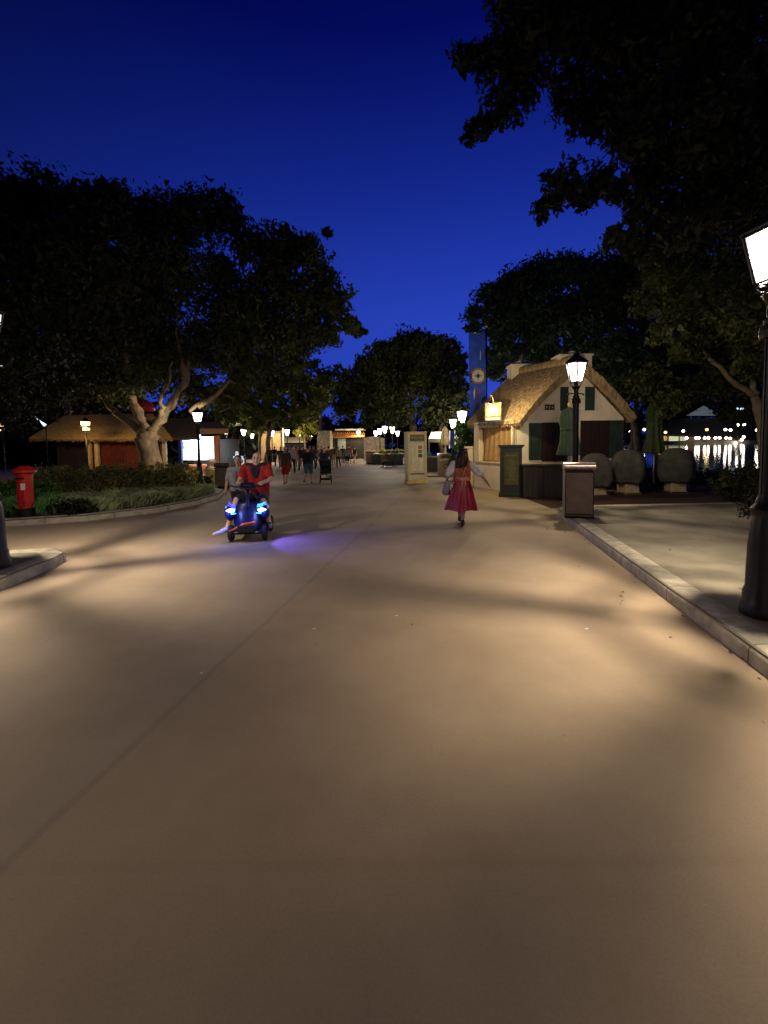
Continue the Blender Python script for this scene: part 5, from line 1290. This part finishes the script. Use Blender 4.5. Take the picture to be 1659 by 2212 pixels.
def walker(loc, rz, Hh, label, top, bottom, legs='shorts', hair='hair_black', step=.35, arms=(.35, -.35), skin='skin', shoes='shoe', cap=None, sleeves=True, voxel=.020, build=1.0, phone=False, group='people walking along the road'):
    r = thing('person', label, 'person', loc, rz, group)
    s = Hh / 1.75
    def J(x, y, z): return Vector((x * s, y * s, z * s))
    legsJ = []
    for sx, a in ((-1, step), (1, -step * .9)):
        hip = Vector((sx * .09, 0, .92)); bend = .12 if a > 0 else .45
        knee = hip + Vector((0, math.sin(a), -math.cos(a))) * .43
        ank = knee + Vector((sx * .005, math.sin(a - bend), -math.cos(a - bend))) * .42
        legsJ.append((hip, knee, ank))
    dz = .075 - min(l[2].z for l in legsJ)
    sh = lambda p: Vector((p.x, p.y, p.z + dz)) * s
    body = []; b_ = build
    tor = [((-.085, 0, 1.02), .105 * b_, (-.10, 0, 1.36), .088), ((.085, 0, 1.02), .105 * b_, (.10, 0, 1.36), .088), ((-.07, 0, .93), .115 * b_, (-.075, 0, 1.05), .11 * b_), ((.07, 0, .93), .115 * b_, (.075, 0, 1.05), .11 * b_), ((-.16, 0, 1.40), .060, (.16, 0, 1.40), .060)]
    torw = [(sh(Vector(a)), ra * s, sh(Vector(c)), rc * s) for a, ra, c, rc in tor]
    body += torw + [(sh(Vector((0, -.01, 1.40))), .058 * s, sh(Vector((0, .01, 1.52))), .052 * s)]
    hc = sh(Vector((0, .02, 1.625))); body += head_parts(hc, s, 1)
    armJ = []
    for sx, a in ((-1, arms[0]), (1, arms[1])):
        shd = Vector((sx * .195, 0, 1.40)); out = .13 * sx
        el = shd + Vector((out * .6, math.sin(a) * .28, -math.cos(a) * .28)); fa = a + .45
        wr = el + Vector((out * .2, math.sin(fa) * .25, -math.cos(fa) * .25)); armJ.append((shd, el, wr, sx))
        body += [(sh(shd), .052 * s, sh(el), .042 * s), (sh(el), .042 * s, sh(wr), .030 * s)]
        body += hand(sh(wr), (sh(wr) - sh(el)), (0, 1, 0), .011, s)
    foots = []
    for hip, knee, ank in legsJ:
        body += [(sh(hip), .088 * s, sh(knee), .058 * s), (sh(knee), .057 * s, sh(ank), .038 * s), (sh(ank), .038 * s, sh(ank + Vector((0, .13, -.045))), .030 * s)]
        foots.append(ank)
    fuse(body, voxel, 'body', M[skin], r, 2)
    inf = lambda L, g: [(a, ra + g * s, c, rc + g * s) for a, ra, c, rc in L]
    shirt = inf(torw, .016)
    for shd, el, wr, sx in armJ:
        e_ = shd.lerp(el, .75 if sleeves else .1); shirt.append((sh(shd), .068 * s, sh(e_), .064 * s))
    fuse(shirt, voxel, 'shirt', M[top], r, 2)
    pts = [(sh(Vector((-.07, 0, .90))), .130 * b_ * s, sh(Vector((.07, 0, .90))), .130 * b_ * s)]
    for hip, knee, ank in legsJ:
        k_ = hip.lerp(knee, .9) if legs == 'shorts' else knee
        pts.append((sh(hip), .105 * s, sh(k_), (.092 if legs == 'shorts' else .074) * s))
        if legs == 'trousers': pts.append((sh(knee), .074 * s, sh(knee.lerp(ank, .93)), .062 * s))
    fuse(pts, voxel, legs, M[bottom], r, 2)
    for ank in foots:
        fuse([(sh(ank + Vector((0, -.03, -.035))), .043 * s, sh(ank + Vector((0, .13, -.045))), .038 * s)], .014, 'shoe', M[shoes], r, 1)
    if hair:
        hp = [(hc + Vector((0, -.022, .040)) * s, (.088 * s, .094 * s, .085 * s))]
        if hair.startswith('long_'):
            hair = hair[5:]; hp += [(hc + Vector((0, -.06, .0)) * s, .075 * s, hc + Vector((0, -.085, -.16)) * s, .06 * s)]
        fuse(hp, .014, 'hair', M[hair], r, 1)
    if cap:
        fuse([(hc + Vector((0, -.012, .055)) * s, (.094 * s, .10 * s, .075 * s)), (hc + Vector((0, .08, .045)) * s, (.06 * s, .07 * s, .012 * s))], .014, 'cap', M[cap], r, 1)
    face(hc, s, 1, r)
    return r
def at(u, v): p = G(u, v); return (p.x, p.y, 0)
walker(at(617, 1047), .06, 1.70, 'person in red shorts and mint cap walking away on the road', 'brown_cloth', 'shirt_red', 'shorts', None, .30, (.5, -.2), cap='mint_cloth', shoes='shoe')
walker(at(667, 1045), -.1, 1.72, 'person in teal shorts and a wide black top walking away', 'black_cloth', 'teal_cloth', 'shorts', 'hair_black', -.28, (-.4, .4), build=1.1)
walker(at(701, 1034), PI + .1, 1.62, 'person in navy pushing the black stroller towards the viewer', 'navy_cloth', 'black_cloth', 'trousers', 'hair_black', .25, (.75, .75), skin='skin_pale')
walker(at(750, 1008), .15, 1.66, 'person with pale top, black shorts and bare legs, far along the road', 'grey_top', 'black_cloth', 'shorts', 'long_hair_brown', .32, (.3, -.3), skin='skin_pale')
walker(at(755, 1003), -.1, 1.80, 'person in a red sleeveless top beyond the one in black shorts', 'shirt_red', 'black_cloth', 'shorts', 'hair_brown', -.3, (.3, -.3), sleeves=False)
walker(at(766, 1001), -.5, 1.62, 'person in a bulky black top and tan trousers right of the red top', 'black_cloth', 'tan_cloth', 'trousers', 'hair_black', .25, (.3, -.3), build=1.2)
walker(at(721, 1006), .2, 1.74, 'person in brown top and pale trousers beside the stone corner', 'brown_cloth', 'tan_cloth', 'trousers', 'hair_black', .28, (.3, -.2))
walker(at(741, 1002), .1, 1.70, 'person in dark clothes just left of the pale-topped walker', 'black_cloth', 'navy_cloth', 'trousers', 'hair_black', -.25, (.3, -.3))
walker(at(594, 1006), PI - .4, 1.72, 'person in dark blue jacket standing before the tan pavilion', 'navy_cloth', 'black_cloth', 'trousers', 'hair_black', .1, (.5, .1))
crowd = [(626, 1008, 1.72, 'navy_cloth', 'black_cloth', 'person in navy half hidden beyond the mint cap'), (636, 1002, 1.66, 'black_cloth', 'tan_cloth', 'short person in black top and tan trousers far in the crowd'), (670, 1003, 1.75, 'grey_top', 'navy_cloth', 'person in grey top and navy trousers far under the lime tree'), (695, 1004, 1.7, 'black_cloth', 'black_cloth', 'person all in black far behind the stroller'), (731, 1010, 1.64, 'tan_cloth', 'brown_cloth', 'person in tan top and brown trousers near the grey door'), (583, 1008, 1.7, 'brown_cloth', 'black_cloth', 'person in brown at the crowd\'s left edge'), (632, 1022, 1.76, 'grey_top', 'black_cloth', 'person in grey top just right of the mint cap'), (643, 1012, 1.7, 'pink_cloth', 'tan_cloth', 'person in dusty pink in the middle of the crowd'), (653, 1018, 1.74, 'black_cloth', 'navy_cloth', 'dark-clothed person left of the teal shorts'),
         (678, 1016, 1.8, 'brown_cloth', 'black_cloth', 'tall person in brown right behind the teal shorts'), (687, 1010, 1.68, 'tan_cloth', 'brown_cloth', 'person in tan between teal shorts and stroller'), (711, 1018, 1.7, 'brown_cloth', 'brown_cloth', 'person in dull brown right of the stroller'), (662, 1006, 1.72, 'tan_cloth', 'black_cloth', 'farther person in tan under the lime tree'), (607, 1014, 1.68, 'black_cloth', 'grey_top', 'person in black left of the red shorts')]
for i, (u, v, hh, a_, b_, lb_) in enumerate(crowd):
    walker(at(u, v), (PI if i % 3 == 1 else 0) + .2 * math.sin(i * 3), hh, lb_, a_, b_, 'trousers', 'hair_black' if i % 2 else 'hair_brown', .26 * (1 if i % 2 else -1), (.3, -.3))
walker((X(513, 8.75), 8.75, 0), PI + .1, 1.53, 'dark-haired person in grey walking just behind the scooter rider', 'grey_top', 'black_cloth', 'trousers', 'long_hair_black', .22, (.3, -.2), skin='skin', voxel=.014)

# stroller
st = thing('stroller', 'black stroller with folded hood and pale bag pocket', 'stroller', at(704, 1044), PI + .1)
mb = MB()
for sx in (-.24, .24):
    mb.tube([(sx, .38, .14), (sx, 0, .55), (sx, -.35, 1.0), (sx, -.42, 1.05)], .016, M['black'], 8); mb.tube([(sx, -.34, .14), (sx, .1, .62)], .016, M['black'], 8)
mb.tube([(-.24, -.42, 1.05), (.24, -.42, 1.05)], .02, M['rubber'], 8); mb.tube([(-.24, .2, .3), (.24, .2, .3)], .014, M['black'], 8); mb.build('frame', st)
mb = MB(); mb.plate([(-.22, .22, .48), (.22, .22, .48), (.22, -.1, .42), (-.22, -.1, .42)], .06, M['black_cloth']); mb.plate([(-.22, -.08, .42), (.22, -.08, .42), (.22, -.30, .92), (-.22, -.30, .92)], .05, M['black_cloth']); mb.build('seat', st, bevel=.01)
mb = MB()
vs = []; 
for i in range(9):
    a = PI * .05 + PI * .62 * i / 8
    for k in range(7): vs.append((-.25 + .5 * k / 6, -.18 + .38 * math.cos(a) * (1 if True else 0), .72 + .36 * math.sin(a)))
mb.add(vs, [(i * 7 + k, i * 7 + k + 1, (i + 1) * 7 + k + 1, (i + 1) * 7 + k) for i in range(8) for k in range(6)], M['black_cloth'])
for k in (0, 6): mb.add([vs[i * 7 + k] for i in range(9)] + [(vs[k][0], -.18, .72)], [tuple(range(10))], M['black_cloth'])
mb.build('hood', st, True)
mb = MB(); mb.box((0, .02, .26), (.42, .46, .2), M['black_cloth']); mb.build('basket', st, bevel=.02)
mb = MB(); mb.box((.08, .262, .33), (.20, .03, .12), M['paper']); mb.box((-.11, .262, .32), (.14, .03, .10), M['tan_cloth']); mb.build('pocket', st, bevel=.005)
for sx in (-.25, .25):
    for sy, rr in ((.38, .10), (-.34, .14)):
        mb = MB(); ring = [(sx, sy + (rr - .02) * math.cos(2 * PI * i / 16), rr + (rr - .02) * math.sin(2 * PI * i / 16)) for i in range(17)]
        mb.tube(ring, .02, M['rubber'], 6, False); mb.tube([(sx - .02, sy, rr), (sx + .02, sy, rr)], .03, M['chrome'], 8); mb.build('wheel', st)

# ---- woman in red, walking away
wq = G(998, 1136); wo = thing('person', 'woman in crimson skirt, rust bodice and white puffed sleeves walking away', 'person', (wq.x, wq.y, 0))
VX = .009
bd = [((-.075, 0, .98), .095, (-.085, 0, 1.24), .085), ((.075, 0, .98), .095, (.085, 0, 1.24), .085), ((-.14, 0, 1.29), .055, (.14, 0, 1.29), .055)]
bd = [(Vector(a), ra, Vector(c), rc) for a, ra, c, rc in bd]
hcw = Vector((.02, .015, 1.475))
skin_ = list(bd) + [(Vector((.01, 0, 1.28)), .05, Vector((.02, .01, 1.40)), .046)] + head_parts(hcw, .95, 1)
shR, elR, wrR = Vector((.165, 0, 1.285)), Vector((.40, .02, 1.05)), Vector((.545, .05, .86))
shL, elL, wrL = Vector((-.165, 0, 1.285)), Vector((-.27, .02, 1.06)), Vector((-.285, .16, .93))
for a_, e_, w_, th_ in ((shR, elR, wrR, (0, 1, .2)), (shL, elL, wrL, (.4, .2, .3))):
    skin_ += [(a_, .045, e_, .038), (e_, .037, w_, .026)] + hand(w_, (w_ - e_), th_, .0098, .95)
legR = [Vector((.06, 0, .88)), Vector((.035, .01, .48)), Vector((.005, -.02, .10))]
legL = [Vector((-.06, .02, .88)), Vector((-.02, .18, .49)), Vector((.02, .36, .12))]
for L_ in (legR, legL):
    skin_ += [(L_[0], .085, L_[1], .052), (L_[1], .050, L_[1].lerp(L_[2], .35), .056), (L_[1].lerp(L_[2], .35), .056, L_[2], .034), (L_[2], .034, L_[2] + Vector((0, .11, -.05)), .028)]
fuse(skin_, VX, 'body', M['skin'], wo, 3)
fuse([(a, ra + .012, c, rc + .012) for a, ra, c, rc in bd] , VX, 'bodice', M['bodice'], wo, 2)
for nm, pr in (('sleeve', [(shR + Vector((.0, 0, -.01)), .072, shR.lerp(elR, .55), .092), (shR.lerp(elR, .55), .092, elR + Vector((-.01, 0, .03)), .082), (shR.lerp(elR, .7) + Vector((0, -.04, -.05)), .06), (elR + Vector((0, 0, .03)), .06)]),
               ('sleeve', [(shL, .072, shL.lerp(elL, .6), .092), (shL.lerp(elL, .6), .09, elL + Vector((0, 0, .02)), .075), (shL.lerp(elL, .5) + Vector((-.04, 0, -.02)), .07)])):
    fuse(pr, .011, nm, M['blouse'], wo, 2)
mb = MB()
nA, nZ_ = 96, 16; vs = []
for j in range(nZ_ + 1):
    g = j / nZ_; z = .985 - .645 * g
    for i in range(nA):
        a = 2 * PI * i / nA
        rad = .125 + .185 * g ** .85
        rad *= 1 + (.055 * math.sin(13 * a + 1) + .04 * math.sin(7 * a + 2 * g + 2.0)) * min(1, g * 1.6)
        z2 = z + (.012 * math.sin(5 * a + 1) if j == nZ_ else 0)
        vs.append((-.035 * g + .01 + rad * 1.08 * math.cos(a), .05 * g + rad * math.sin(a) * .95, z2))
fs = [(j * nA + i, j * nA + (i + 1) % nA, (j + 1) * nA + (i + 1) % nA, (j + 1) * nA + i) for j in range(nZ_) for i in range(nA)]
mb.add(vs, fs, M['skirt']); mb.build('skirt', wo, True)
rs_ = random.Random(8); hp = [(hcw + Vector((0, -.02, .045)), (.098, .104, .085)), (hcw + Vector((-.01, -.05, -.04)), .095, hcw + Vector((-.04, -.085, -.19)), .085)]
for i in range(26):
    a = rs_.uniform(-1.2, 1.2); x0 = .10 * math.sin(a); y0 = -.07 - .05 * math.cos(a)
    p0 = hcw + Vector((x0 * .9, y0 * .6, .02)); p1 = hcw + Vector((x0 * 1.25 - .02, y0, -.10 + rs_.uniform(-.02, .02))); p2 = hcw + Vector((x0 * 1.15 - .045 + rs_.uniform(-.03, .03), y0 * 1.02, -.215 - rs_.uniform(0, .06)))
    hp += [(p0, .018, p1, .022), (p1, .022, p2, .012)]
fuse(hp, .009, 'hair', M['hair_brown'], wo, 1)
mb = MB()
mb.tube([(.115, -.045, 1.33), (.03, -.112, 1.13), (-.03, -.112, 1.0)], .011, M['ribbon'], 6); mb.tube([(-.10, -.045, 1.33), (0, -.112, 1.13), (.09, -.11, 1.0)], .011, M['ribbon'], 6)
mb.build('strap', wo, True)
fuse([((.02, -.115, .985), .02), ((.03, -.12, .985), .018, (.10, -.125, .965), .032), ((.01, -.12, .985), .018, (-.055, -.125, .975), .030), ((.03, -.125, .97), .014, (.055, -.15, .88), .018), ((.0, -.125, .97), .014, (-.03, -.15, .90), .018)], .008, 'bow', M['ribbon'], wo, 2)
mb = MB(); mb.lathe([(.125, .985), (.128, 1.0), (.120, 1.015)], M['ribbon'], 32, (.0, 0, 0), fold=lambda a, z: 1 + .38 * abs(math.cos(a)) ** 2); mb.build('waistband', wo, True)
for L_ in (legR, legL):
    fuse([(L_[2] + Vector((0, -.035, -.05)), .040, L_[2] + Vector((0, .11, -.066)), .034), (L_[2] + Vector((0, -.015, 0.0)), .044, L_[2] + Vector((0, -.02, -.05)), .044)], .009, 'shoe', M['shoe'], wo, 1)
# her bag
bg = thing('tote_bag', 'grey-blue cloth bag hanging from the left arm of the woman in red', 'bag', (wq.x - .31, wq.y + .10, .62))
fuse([((0, 0, .07), (.085, .06, .07)), ((.01, 0, .10), .075, (.03, .0, .26), .045), ((-.02, 0, .08), .07, (.0, 0, .22), .05)], .010, 'sack', M['bag'], bg, 3)
mb = MB(); mb.tube([(.0, 0, .25), (.015, .02, .34), (.02, .03, .44), (.04, .02, .34), (.045, 0, .26)], .010, M['bag'], 6); mb.build('handle', bg, True)

# ---- mobility scooter with its rider, facing the viewer
so = G(528, 1170); sr = .14
sc = thing('mobility_scooter', 'dark blue mobility scooter with blue-white lamps coming towards the viewer', 'scooter', (so.x, so.y + .45, 0), sr)
mb = MB(); mb.box((0, .05, .17), (.56, 1.15, .06), M['rubber']); mb.box((0, -.5, .19), (.44, .12, .05), M['chrome']); mb.build('deck', sc, bevel=.015)
mb = MB(); mb.box((0, .45, .34), (.54, .50, .30), M['scooter_blue'], taper=.85); mb.build('rear_cover', sc, bevel=.05)
mb = MB()                                    # front cowl: curved shield
vs = []; 
for j in range(11):
    g = j / 10; z = .20 + .50 * g; hw = .15 + .09 * math.sin(PI * (.15 + .75 * g)); yy = -.60 + .18 * g
    for i in range(11):
        f = -1 + 2 * i / 10; vs.append((f * hw, yy + .10 * f * f, z))
n_ = len(vs); vs2 = vs + [(x * .94, y + .06, z) for x, y, z in vs]
fs = [(j * 11 + i, j * 11 + i + 1, (j + 1) * 11 + i + 1, (j + 1) * 11 + i) for j in range(10) for i in range(10)]
fs += [tuple(q + n_ for q in f[::-1]) for f in fs]
fs += [(i, i + n_, i + 1 + n_, i + 1) for i in range(10)] + [(110 + i, 111 + i, 111 + i + n_, 110 + i + n_) for i in range(10)] + [(j * 11, (j + 1) * 11, (j + 1) * 11 + n_, j * 11 + n_) for j in range(10)] + [(j * 11 + 10, j * 11 + 10 + n_, (j + 1) * 11 + 10 + n_, (j + 1) * 11 + 10) for j in range(10)]
mb.add(vs2, fs, M['scooter_blue']); mb.build('front_cowl', sc, True)
mb = MB(); mb.tube([(0, -.44, .5), (0, -.38, .80), (0, -.33, .96)], [.045, .038, .034], M['black'], 10); mb.build('tiller', sc, True)
mb = MB(); mb.box((0, -.36, .985), (.26, .12, .12), M['black']); mb.box((0, -.425, 1.0), (.16, .012, .06), M['grey_cloth']); mb.build('dashboard', sc, bevel=.025)
mb = MB(); mb.tube([(-.34, -.20, .99), (-.25, -.29, .97), (-.12, -.34, .97), (.12, -.34, .97), (.25, -.29, .97), (.34, -.20, .99)], .016, M['black'], 8); mb.build('handlebar', sc, True)
mb = MB(); mb.tube([(-.30, -.52, .21), (-.05, -.585, .33), (.16, -.575, .37)], [.012, .022, .018], M['orange_ref'], 8); mb.build('reflector', sc, True)
mb = MB(); mb.box((0, -.585, .25), (.30, .05, .14), M['rubber']); mb.build('bumper', sc, bevel=.02)
for sx in (-1, 1):
    mb = MB(); mb.ball((sx * .27, -.53, .57), (.075, .045, .036), M['led_white'], 14, 8); mb.build('headlamp', sc, True)
    mb = MB(); mb.tube([(sx * .36, -.46, .63), (sx * .30, -.50, .605), (sx * .18, -.54, .60)], .011, M['led_cyan'] if sx < 0 else M['led_blue'], 6)
    mb.tube([(sx * .36, -.44, .60), (sx * .34, -.50, .535), (sx * .24, -.555, .515), (sx * .17, -.56, .525)], .010, M['led_cyan'], 6); mb.build('light_strip', sc, True)
    mb = MB(); mb.tube([(sx * .31, -.44, .70 - .01 * sx), (sx * .26, -.48, .665), (sx * .19, -.50, .66)], .012, M['led_blue'] if sx < 0 else M['led_cyan'], 6); mb.tube([(sx * .33, -.44, .66), (sx * .27, -.49, .635), (sx * .18, -.52, .632)], .008, M['led_blue'] if sx < 0 else M['led_cyan'], 6); mb.build('light_strip', sc, True)
    mb = MB(); mb.ball((sx * .30, -.42, .52), (.085, .16, .14), M['scooter_blue'], 14, 10); mb.build('fender', sc, True)
    light('lamp_glow', 'POINT', sc, (sx * .30, -.64, .58), 9, (.10, .16, 1), .05)
    for sy, rr in ((-.40, .15), (.46, .16)):
        mb = MB(); xx = sx * .29
        ring = [(xx, sy + (rr - .045) * math.cos(2 * PI * i / 20), rr + (rr - .045) * math.sin(2 * PI * i / 20)) for i in range(21)]
        mb.tube(ring, .045, M['rubber'], 10, False); tw_ = mb.build('wheel', sc, True)
        mb = MB(); mb.tube([(xx - .03, sy, rr), (xx + .03, sy, rr)], rr - .075, M['chrome'], 14); mb.build('rim', tw_)
mb = MB(); mb.box((.03, .30, .585), (.48, .46, .10), M['black_cloth']); mb.build('seat', sc, bevel=.03)
mb = MB(); mb.box((.03, .54, .86), (.46, .09, .50), M['black_cloth']); mb.build('backrest', sc, bevel=.03)
mb = MB(); mb.tube([(0, .35, .3), (0, .35, .55)], .05, M['chrome'], 10); mb.build('seat_post', sc)
gs = light('ground_light', 'SPOT', sc, (.38, -.48, .55), 66, (.16, .10, 1), .02, spot_size=math.radians(100), spot_blend=.35)
gs.rotation_euler = Vector((.62, -.15, -.49)).to_track_quat('-Z', 'Y').to_euler()
# rider
rd_ = thing('person', 'bald man in red shirt with black yoke riding the blue-lit scooter', 'person', (so.x, so.y + .45, 0), sr)
tc_ = .06
hcr = Vector((tc_ + .02, .30, 1.455))
T = [((tc_ - .09, .36, .72), .135, (tc_ - .10, .34, 1.02), .135), ((tc_ + .09, .36, .72), .135, (tc_ + .10, .34, 1.02), .135), ((tc_ - .10, .34, 1.02), .13, (tc_ - .115, .33, 1.25), .105), ((tc_ + .10, .34, 1.02), .13, (tc_ + .115, .33, 1.25), .105), ((tc_ - .18, .33, 1.29), .070, (tc_ + .18, .33, 1.29), .070)]
T = [(Vector(a), ra, Vector(c), rc) for a, ra, c, rc in T]
sk = list(T) + [(Vector((tc_, .33, 1.29)), .066, Vector((tc_ + .01, .31, 1.40)), .062)] + head_parts(hcr, 1.06, -1)
aL = (Vector((tc_ - .215, .33, 1.285)), Vector((tc_ - .275, .13, 1.06)), Vector((-.20, -.15, 1.02)))
aR = (Vector((tc_ + .215, .33, 1.285)), Vector((tc_ + .30, .13, 1.06)), Vector((.22, -.15, 1.02)))
for (a_, e_, w_), oo in ((aL, (1, 0, .3)), (aR, (-1, 0, .3))):
    sk += [(a_, .058, e_, .046), (e_, .045, w_, .032)] + hand(w_, (Vector((w_.x, -.34, .97)) - w_), oo, .0105, 1.0)
gL = (Vector((tc_ - .11, .30, .70)), Vector((-.22, -.18, .72)), Vector((-.36, -.42, .24)), Vector((-.53, -.60, .17)))
gR = (Vector((tc_ + .11, .30, .70)), Vector((.24, -.16, .70)), Vector((.36, -.30, .29)), Vector((.40, -.50, .23)))
for h_, k_, n_, t_ in (gL, gR):
    sk += [(h_, .100, k_, .066), (k_, .062, k_.lerp(n_, .35), .062), (k_.lerp(n_, .35), .062, n_, .040), (n_, .040, n_.lerp(t_, .8) + Vector((0, 0, .005)), .030)]
fuse(sk, .010, 'body', M['skin_pale'], rd_, 3)
sh_ = [(a, ra + .016, c, rc + .016) for a, ra, c, rc in T]
for (a_, e_, w_) in (aL, aR): sh_.append((a_, .080, a_.lerp(e_, .72), .074))
fuse(sh_, .011, 'shirt', M['shirt_red'], rd_, 2)
fuse([(Vector((tc_ - .16, .325, 1.305)), .082, Vector((tc_ - .055, .29, 1.26)), .085), (Vector((tc_ + .16, .325, 1.305)), .082, Vector((tc_ + .055, .29, 1.26)), .085), (Vector((tc_ - .06, .245, 1.22)), .05, Vector((tc_, .215, 1.11)), .03), (Vector((tc_ + .06, .245, 1.22)), .05, Vector((tc_, .215, 1.11)), .03)], .011, 'yoke', M['black_cloth'], rd_, 2)
fuse([(Vector((tc_, .33, .70)), (.22, .16, .13))] + [(h_, .118, h_.lerp(k_, .93), .092) for h_, k_, n_, t_ in (gL, gR)], .012, 'shorts', M['navy_cloth'], rd_, 2)
for (h_, k_, n_, t_), m_ in ((gL, 'shoe_white'), (gR, 'shoe')):
    fuse([(n_ + (n_ - t_).normalized() * .03 + Vector((0, 0, -.03)), .042, t_ + Vector((0, 0, .012)), .036), (n_ + Vector((0, 0, -.01)), .046, n_.lerp(t_, .4), .044)], .010, 'shoe', M[m_], rd_, 1)
face(hcr, 1.06, -1, rd_)

# little pale scraps on the ground
for i, (u, v) in enumerate(((433, 1457), (1267, 1360), (855, 1332), (678, 1360))):
    p = G(u, v)
    mb = MB(); r_ = random.Random(i); mb.add([(r_.uniform(-.02, .0), r_.uniform(-.01, 0), .004), (.015, -.006, .004), (.022, .008, .012), (-.01, .012, .007)], [(0, 1, 2, 3)], M['white'])
    o = mb.build('fallen_petal'); o.location = (p.x, p.y, .002)
    tag(o, ('pale scrap on the ground near the left joint line', 'pale curled scrap on the bright patch by the right kerb', 'tiny pale scrap in the middle of the road', 'tiny pale scrap left of the road\'s middle')[i], 'scrap', 'scraps lying on the road')

# dry leaves blown along the kerbs
rng_ = np.random.default_rng(77); lp = []
for i in range(95):
    k = rng_.random()
    if k < .45:
        y = rng_.uniform(1.5, 9.5); lp.append((RX(y) - abs(rng_.normal()) * .28 - .02, y, .006))
    elif k < .75:
        i0 = rng_.integers(2, 8); a0, a1 = Vector(bed[i0]), Vector(bed[i0 + 1]); f = rng_.random(); q = a0.lerp(a1, f); lp.append((q.x + abs(rng_.normal()) * .25 + .03, q.y - abs(rng_.normal()) * .12, .006))
    elif k < .9:
        y = rng_.uniform(3, 10); lp.append((RX(y) + rng_.uniform(.4, 5), y, .152))
    else:
        lp.append((rng_.uniform(-4, 2), rng_.uniform(2, 14), .006))
lp = np.array(lp); n = len(lp); an = rng_.random(n) * 2 * PI; L = .012 + .018 * rng_.random(n)
dx = np.stack([np.cos(an), np.sin(an), np.zeros(n)], 1) * L[:, None]; dy = np.stack([-np.sin(an), np.cos(an), np.zeros(n)], 1) * (L * .45)[:, None]
up_ = np.zeros((n, 3)); up_[:, 2] = .004 + .012 * rng_.random(n)
V = np.stack([lp - dx, lp - dy + up_, lp + dx + up_ * .6, lp + dy], 1).reshape(-1, 3)
me = bpy.data.meshes.new('leaf_litter'); me.from_pydata([tuple(v) for v in V], [], [(4 * i, 4 * i + 1, 4 * i + 2, 4 * i + 3) for i in range(n)])
me.materials.append(mat('dry_leaf', (.16, .10, .045), .8, .5, 9)); tag(link('leaf_litter', me), kind='stuff')
